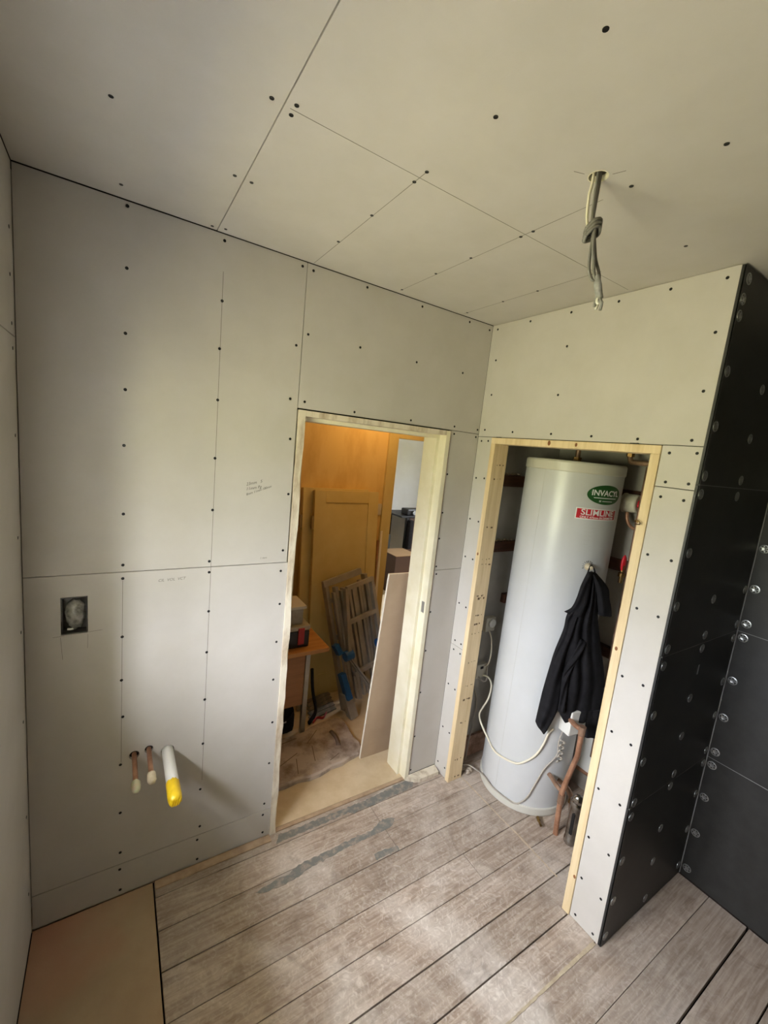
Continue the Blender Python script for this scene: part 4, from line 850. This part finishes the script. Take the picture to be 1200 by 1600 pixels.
# thin timber strips leaning beside the post
for k, (x0, y0, x1, y1, z1, m, lab) in enumerate(((0.115, 0.93, 0.150, HY-0.014, 1.10, 'oak_panel', 'thin brown timber strip leaning between cupboard door and post'), (0.04, 0.86, 0.165, HY-0.03, 1.18, 'sheet_edge', 'thin pale strip leaning just left of the grey sheet'))):
    tag(obj('timber_strip', bar(BM(), (x0, y0, 0.004), (x1, y1, z1), 0.016, 0.010), m), lab, 'timber strip')

# aluminium folding ladder
ld = tag(empty('folding_ladder'), 'folded aluminium ladder with blue joints leaning on the cupboard doors', 'ladder')
bot = Vector((-0.085, 0.640, 0.03)); top = Vector((-0.215, 0.850, 0.895))
lz = (top-bot).normalized(); lx = Vector((0.97, 0.10, 0.0)); lx = (lx-lz*lx.dot(lz)).normalized(); ly = lz.cross(lx)
ML_ = frame(bot, lx, ly, lz); LH = (top-bot).length
def lbar(name, m, a, b, w, d, bev=0.002):
    bm = BM(); bar(bm, a, b, w, d, (0, 1, 0), bev); bmesh.ops.transform(bm, matrix=ML_, verts=bm.verts); return obj(name, bm, m, ld)
hw_ = 0.165
for s in (-1, 1):   # rear section
    lbar('stile', 'alu', (s*hw_, 0.055, 0.02), (s*hw_, 0.055, LH), 0.026, 0.050)
    lbar('stile', 'alu', (s*0.105, 0.030, 0.06), (s*0.105, 0.030, LH-0.03), 0.024, 0.045)
    lbar('stile', 'alu', (s*0.045, 0.030, 0.06), (s*0.045, 0.030, LH-0.05), 0.024, 0.045)
for q in (-0.135, -0.075, -0.012, 0.020, 0.075, 0.135): lbar('channel', 'alu', (q, 0.012, 0.08), (q, 0.012, LH-0.06), 0.020, 0.030)
lbar('top_bar', 'alu', (-0.19, 0.04, LH+0.004), (0.13, 0.04, LH+0.030), 0.045, 0.03)
for z in (0.24, 0.52, 0.78): lbar('rung', 'alu', (-hw_, 0.055, z), (hw_, 0.055, z), 0.028, 0.028)
# front section stands a little proud
lbar('stile', 'alu', (-0.120, -0.045, 0.42), (-0.060, -0.030, LH-0.05), 0.026, 0.040)
lbar('stile', 'alu', (0.150, -0.045, 0.40), (0.170, -0.020, LH-0.02), 0.026, 0.040)
for z, a, b in ((LH-0.05, -0.060, 0.170), (0.62, -0.090, 0.158), (0.27, -0.10, 0.15)): lbar('rung', 'alu', (a, -0.040, z), (b, -0.040, z+0.02), 0.030, 0.026)
for s, xa, xb in ((-1, -0.125, 0.025), (1, 0.152, 0.24)):
    lbar('lower_stile', 'alu', (xa, -0.055, 0.40), (xb, -0.070, 0.11), 0.012, 0.030)
    lbar('lower_stile', 'alu', (xa-0.016, -0.050, 0.40), (xb-0.016, -0.065, 0.11), 0.008, 0.030)
    for z in (0.41,):
        bm = BM(); lathe(bm, [(0, -0.03), (0.034, -0.03), (0.036, 0), (0.034, 0.03), (0, 0.03)], 16, frame((xa, -0.045, z), (0, 0, 1), (0, 1, 0), (-1, 0, 0))); bmesh.ops.transform(bm, matrix=ML_, verts=bm.verts)
        obj('hinge_joint', bm, 'blue_plastic', ld, smooth=False)
lbar('hinge_cover', 'blue_plastic', (-0.185, -0.02, 0.30), (-0.165, -0.03, 0.12), 0.04, 0.05)
lbar('hinge_cover', 'blue_plastic', (-0.195, -0.01, 0.50), (-0.175, -0.02, 0.43), 0.035, 0.05)
lbar('foot', 'alu', (-0.165, 0.0, 0.16), (-0.150, -0.02, -0.015), 0.060, 0.055)
lbar('foot', 'alu', (0.165, 0.03, 0.12), (0.170, 0.03, 0.03), 0.050, 0.055)

# side table with boxes
tb = tag(empty('side_table', (-0.60, 0.60, 0.004)), 'oak topped side table standing left inside the hall', 'table')
obj('table_top', bx(-0.75, 0.108, -0.085, 0.26, 0.566, 0.592, 0.003), 'oak_top', tb)
obj('front_panel', bx(-0.72, -0.012, -0.012, 0.006, 0.20, 0.566), 'oak_panel', tb)
obj('leg', bx(-0.011, 0.018, -0.020, 0.010, 0, 0.566, 0.002), 'grey_metal', tb); obj('leg', bx(0.05, 0.078, 0.20, 0.228, 0, 0.566, 0.002), 'grey_metal', tb)
tx = tag(empty('tool_case', (-0.70, 0.66, 0.597)), 'black tool case with red clasp on the oak table', 'tool case')
obj('body', bx(-0.20, 0.095, -0.09, 0.10, 0, 0.105, 0.012), 'black_plastic', tx)
obj('lid', bx(-0.20, 0.097, -0.092, 0.102, 0.107, 0.135, 0.008), 'clear_tub', tx)
obj('clasp', bx(0.020, 0.058, -0.100, -0.0905, 0.025, 0.125, 0.003), 'red_plastic', tx)
tx = tag(empty('storage_tub', (-0.72, 0.67, 0.733)), 'clear plastic tub stacked on the black tool case', 'storage box')
bm = BM(); prism(bm, [(-0.15, -0.07), (0.075, -0.07), (0.075, 0.08), (-0.15, 0.08)], 0, 0.10); obj('body', bm, 'clear_tub', tx)
obj('lid', bx(-0.16, 0.09, -0.085, 0.095, 0.10, 0.118, 0.004), 'off_white_plastic', tx)
bg = tag(empty('holdall_bag', (-0.76, 0.69, 0.004)), 'black holdall bag under the side table', 'bag')
bm = bx(-0.12, 0.125, -0.09, 0.20, 0, 0.175, 0.05); obj('body', bm, 'black_fabric', bg, smooth=True)
obj('strap', tube(BM(), [(-0.10, -0.094, 0.15), (-0.02, -0.098, 0.11), (0.06, -0.098, 0.12), (0.10, -0.094, 0.155)], 0.006, 8, 4), 'black_fabric_hem', bg, smooth=True)
obj('buckle', bx(0.02, 0.055, -0.102, -0.090, 0.10, 0.112, 0.002), 'grey_metal', bg)
# rubbish on the hall floor
for k in range(5):
    o = tag(obj('grey_offcut', bx(-0.11+0.004*k, 0.10, -0.018, 0.018, 0, 0.010, 0.001), 'grey_residue', loc=(-0.395+0.008*k, 0.715+0.043*k, 0.005), rot=(0, 0, 0.22)), ('nearest', 'second', 'middle', 'fourth', 'rearmost')[k]+' of the flat grey strips on the hall floor behind the ladder foot', 'offcut', 'grey strips behind the ladder')
tag(obj('red_strap', tube(BM(), [(-0.50, 0.64, 0.014), (-0.46, 0.67, 0.018), (-0.42, 0.66, 0.014), (-0.38, 0.70, 0.014)], 0.010, 8, 5, 0.5), 'red_plastic', smooth=True), 'crumpled red strap on the hall floor by the table leg', 'strap')
tag(obj('black_strap', tube(BM(), [(-0.53, 0.64, 0.02), (-0.46, 0.70, 0.05), (-0.465, 0.76, 0.16), (-0.465, 0.80, 0.30)], 0.018, 8, 5, 0.6), 'black_fabric', smooth=True), 'black hanging strap between table leg and cupboard doors', 'strap')
# mat
poly = [(-0.960,0.300),(-0.955,0.245),(-0.900,0.217),(-0.832,0.212),(-0.76,0.222),(-0.70,0.208),(-0.636,0.212),(-0.56,0.232),(-0.49,0.232),(-0.43,0.250),(-0.369,0.259),(-0.330,0.290),(-0.318,0.34),(-0.332,0.39),(-0.326,0.441),(-0.315,0.52),(-0.323,0.590),(-0.36,0.612),(-0.461,0.606),(-0.54,0.590),(-0.60,0.562),(-0.691,0.558),(-0.80,0.562),(-0.92,0.555),(-0.965,0.52),(-0.972,0.41)]
mt = tag(empty('kneeling_mat', (0, 0, 0)), 'dusty grey brown kneeling mat with wavy edge on hall floor', 'mat')
cxm, cym = -0.64, 0.41
bm = BM(); n = len(poly)
r0 = [bm.verts.new((x, y, 0.005)) for x, y in poly]; r1 = [bm.verts.new((x, y, 0.026)) for x, y in poly]; r2 = [bm.verts.new((cxm+(x-cxm)*0.97, cym+(y-cym)*0.955, 0.034)) for x, y in poly]
for a, b in ((r0, r1), (r1, r2)):
    for i in range(n): bm.faces.new((a[i], a[(i+1) % n], b[(i+1) % n], b[i]))
bm.faces.new(r2); bm.faces.new(r0[::-1]); obj('pad', bm, 'mat_grey', mt)
obj('handle_slot', tube(BM(), [(-0.455, 0.36, 0.0335), (-0.44, 0.42, 0.0335), (-0.445, 0.49, 0.0335)], 0.013, 10, 4, 1.0), 'mat_groove', mt, smooth=True)
for q in (((-0.75, 0.25), (-0.72, 0.36)), ((-0.63, 0.30), (-0.60, 0.42)), ((-0.55, 0.27), (-0.48, 0.30)), ((-0.85, 0.33), (-0.70, 0.40)), ((-0.62, 0.45), (-0.52, 0.54)), ((-0.8, 0.5), (-0.66, 0.52))):
    obj('groove', bar(BM(), (q[0][0], q[0][1], 0.0338), (q[1][0], q[1][1], 0.0338), 0.004, 0.0016), 'mat_groove', mt)
# leaning sheet behind the right jamb
sh = tag(empty('leaning_sheet', (-0.371, 0.236, 0.006)), 'grey plasterboard offcut leaning behind the right door jamb', 'board')
bm = BM(); box(bm, 0, 0.62, 0, 0.0125, 0, 1.150); bmesh.ops.transform(bm, matrix=Matrix.Shear('XZ', 4, (0.0, 0.0)), verts=bm.verts)
o = obj('board_face', bm, 'sheet_face', sh)
obj('board_edge', bx(-0.0012, 0.0, 0.0, 0.0125, 0, 1.150), 'sheet_edge', sh); obj('board_edge', bx(0.0, 0.62, 0.0, 0.0125, 1.150, 1.1512), 'sheet_edge', sh)
sh.rotation_euler = (math.radians(3.2), math.radians(1.2), 0)
# far room furniture
dk = tag(empty('far_desk', (1.66, 2.92, 0)), 'dark desk against the white wall in the far room', 'desk')
obj('desk_top', bx(-0.02, 0.9, 0, 0.50, 0.92, 0.945, 0.003), 'black_plastic', dk); obj('front_panel', bx(0.14, 0.88, 0.02, 0.04, 0.35, 0.92), 'dark_wood', dk)
for x, y in ((0.10, 0.03), (0.86, 0.03), (0.10, 0.46), (0.86, 0.46)): obj('leg', bx(x-0.02, x+0.02, y-0.02, y+0.02, 0, 0.92), 'black_plastic', dk)
cam_bag = tag(empty('far_device', (1.86, 3.02, 0.946)), 'small black device lying on the far room desk', 'device')
obj('body', bx(-0.10, 0.16, -0.06, 0.10, 0, 0.085, 0.015), 'black_plastic', cam_bag); obj('knob', lathe(BM(), [(0, 0), (0.03, 0), (0.03, 0.03), (0, 0.03)], 14, frame((0, -0.06, 0.04), (1, 0, 0), (0, 0, 1), (0, -1, 0))), 'zinc', cam_bag)
o = tag(obj('hanging_bag', bx(1.735, 1.80, 2.84, 2.915, 0.50, 0.90, 0.02), 'black_fabric', smooth=False), 'black bag hanging at the front of the far desk', 'bag')
cbx = tag(empty('cardboard_box', (1.36, 2.55, 0.0)), 'brown cardboard box on the far room floor', 'box')
obj('body', bx(0, 0.34, 0, 0.36, 0, 0.50), 'dark_wood', cbx); obj('flap', bx(-0.005, 0.345, -0.005, 0.365, 0.50, 0.507), 'cardboard', cbx)
tag(obj('folded_bedding', bx(1.30, 1.62, 3.08, 3.44, 0.0, 0.66, 0.04), 'bedding'), 'blue grey folded bedding against the far room wall', 'bedding')
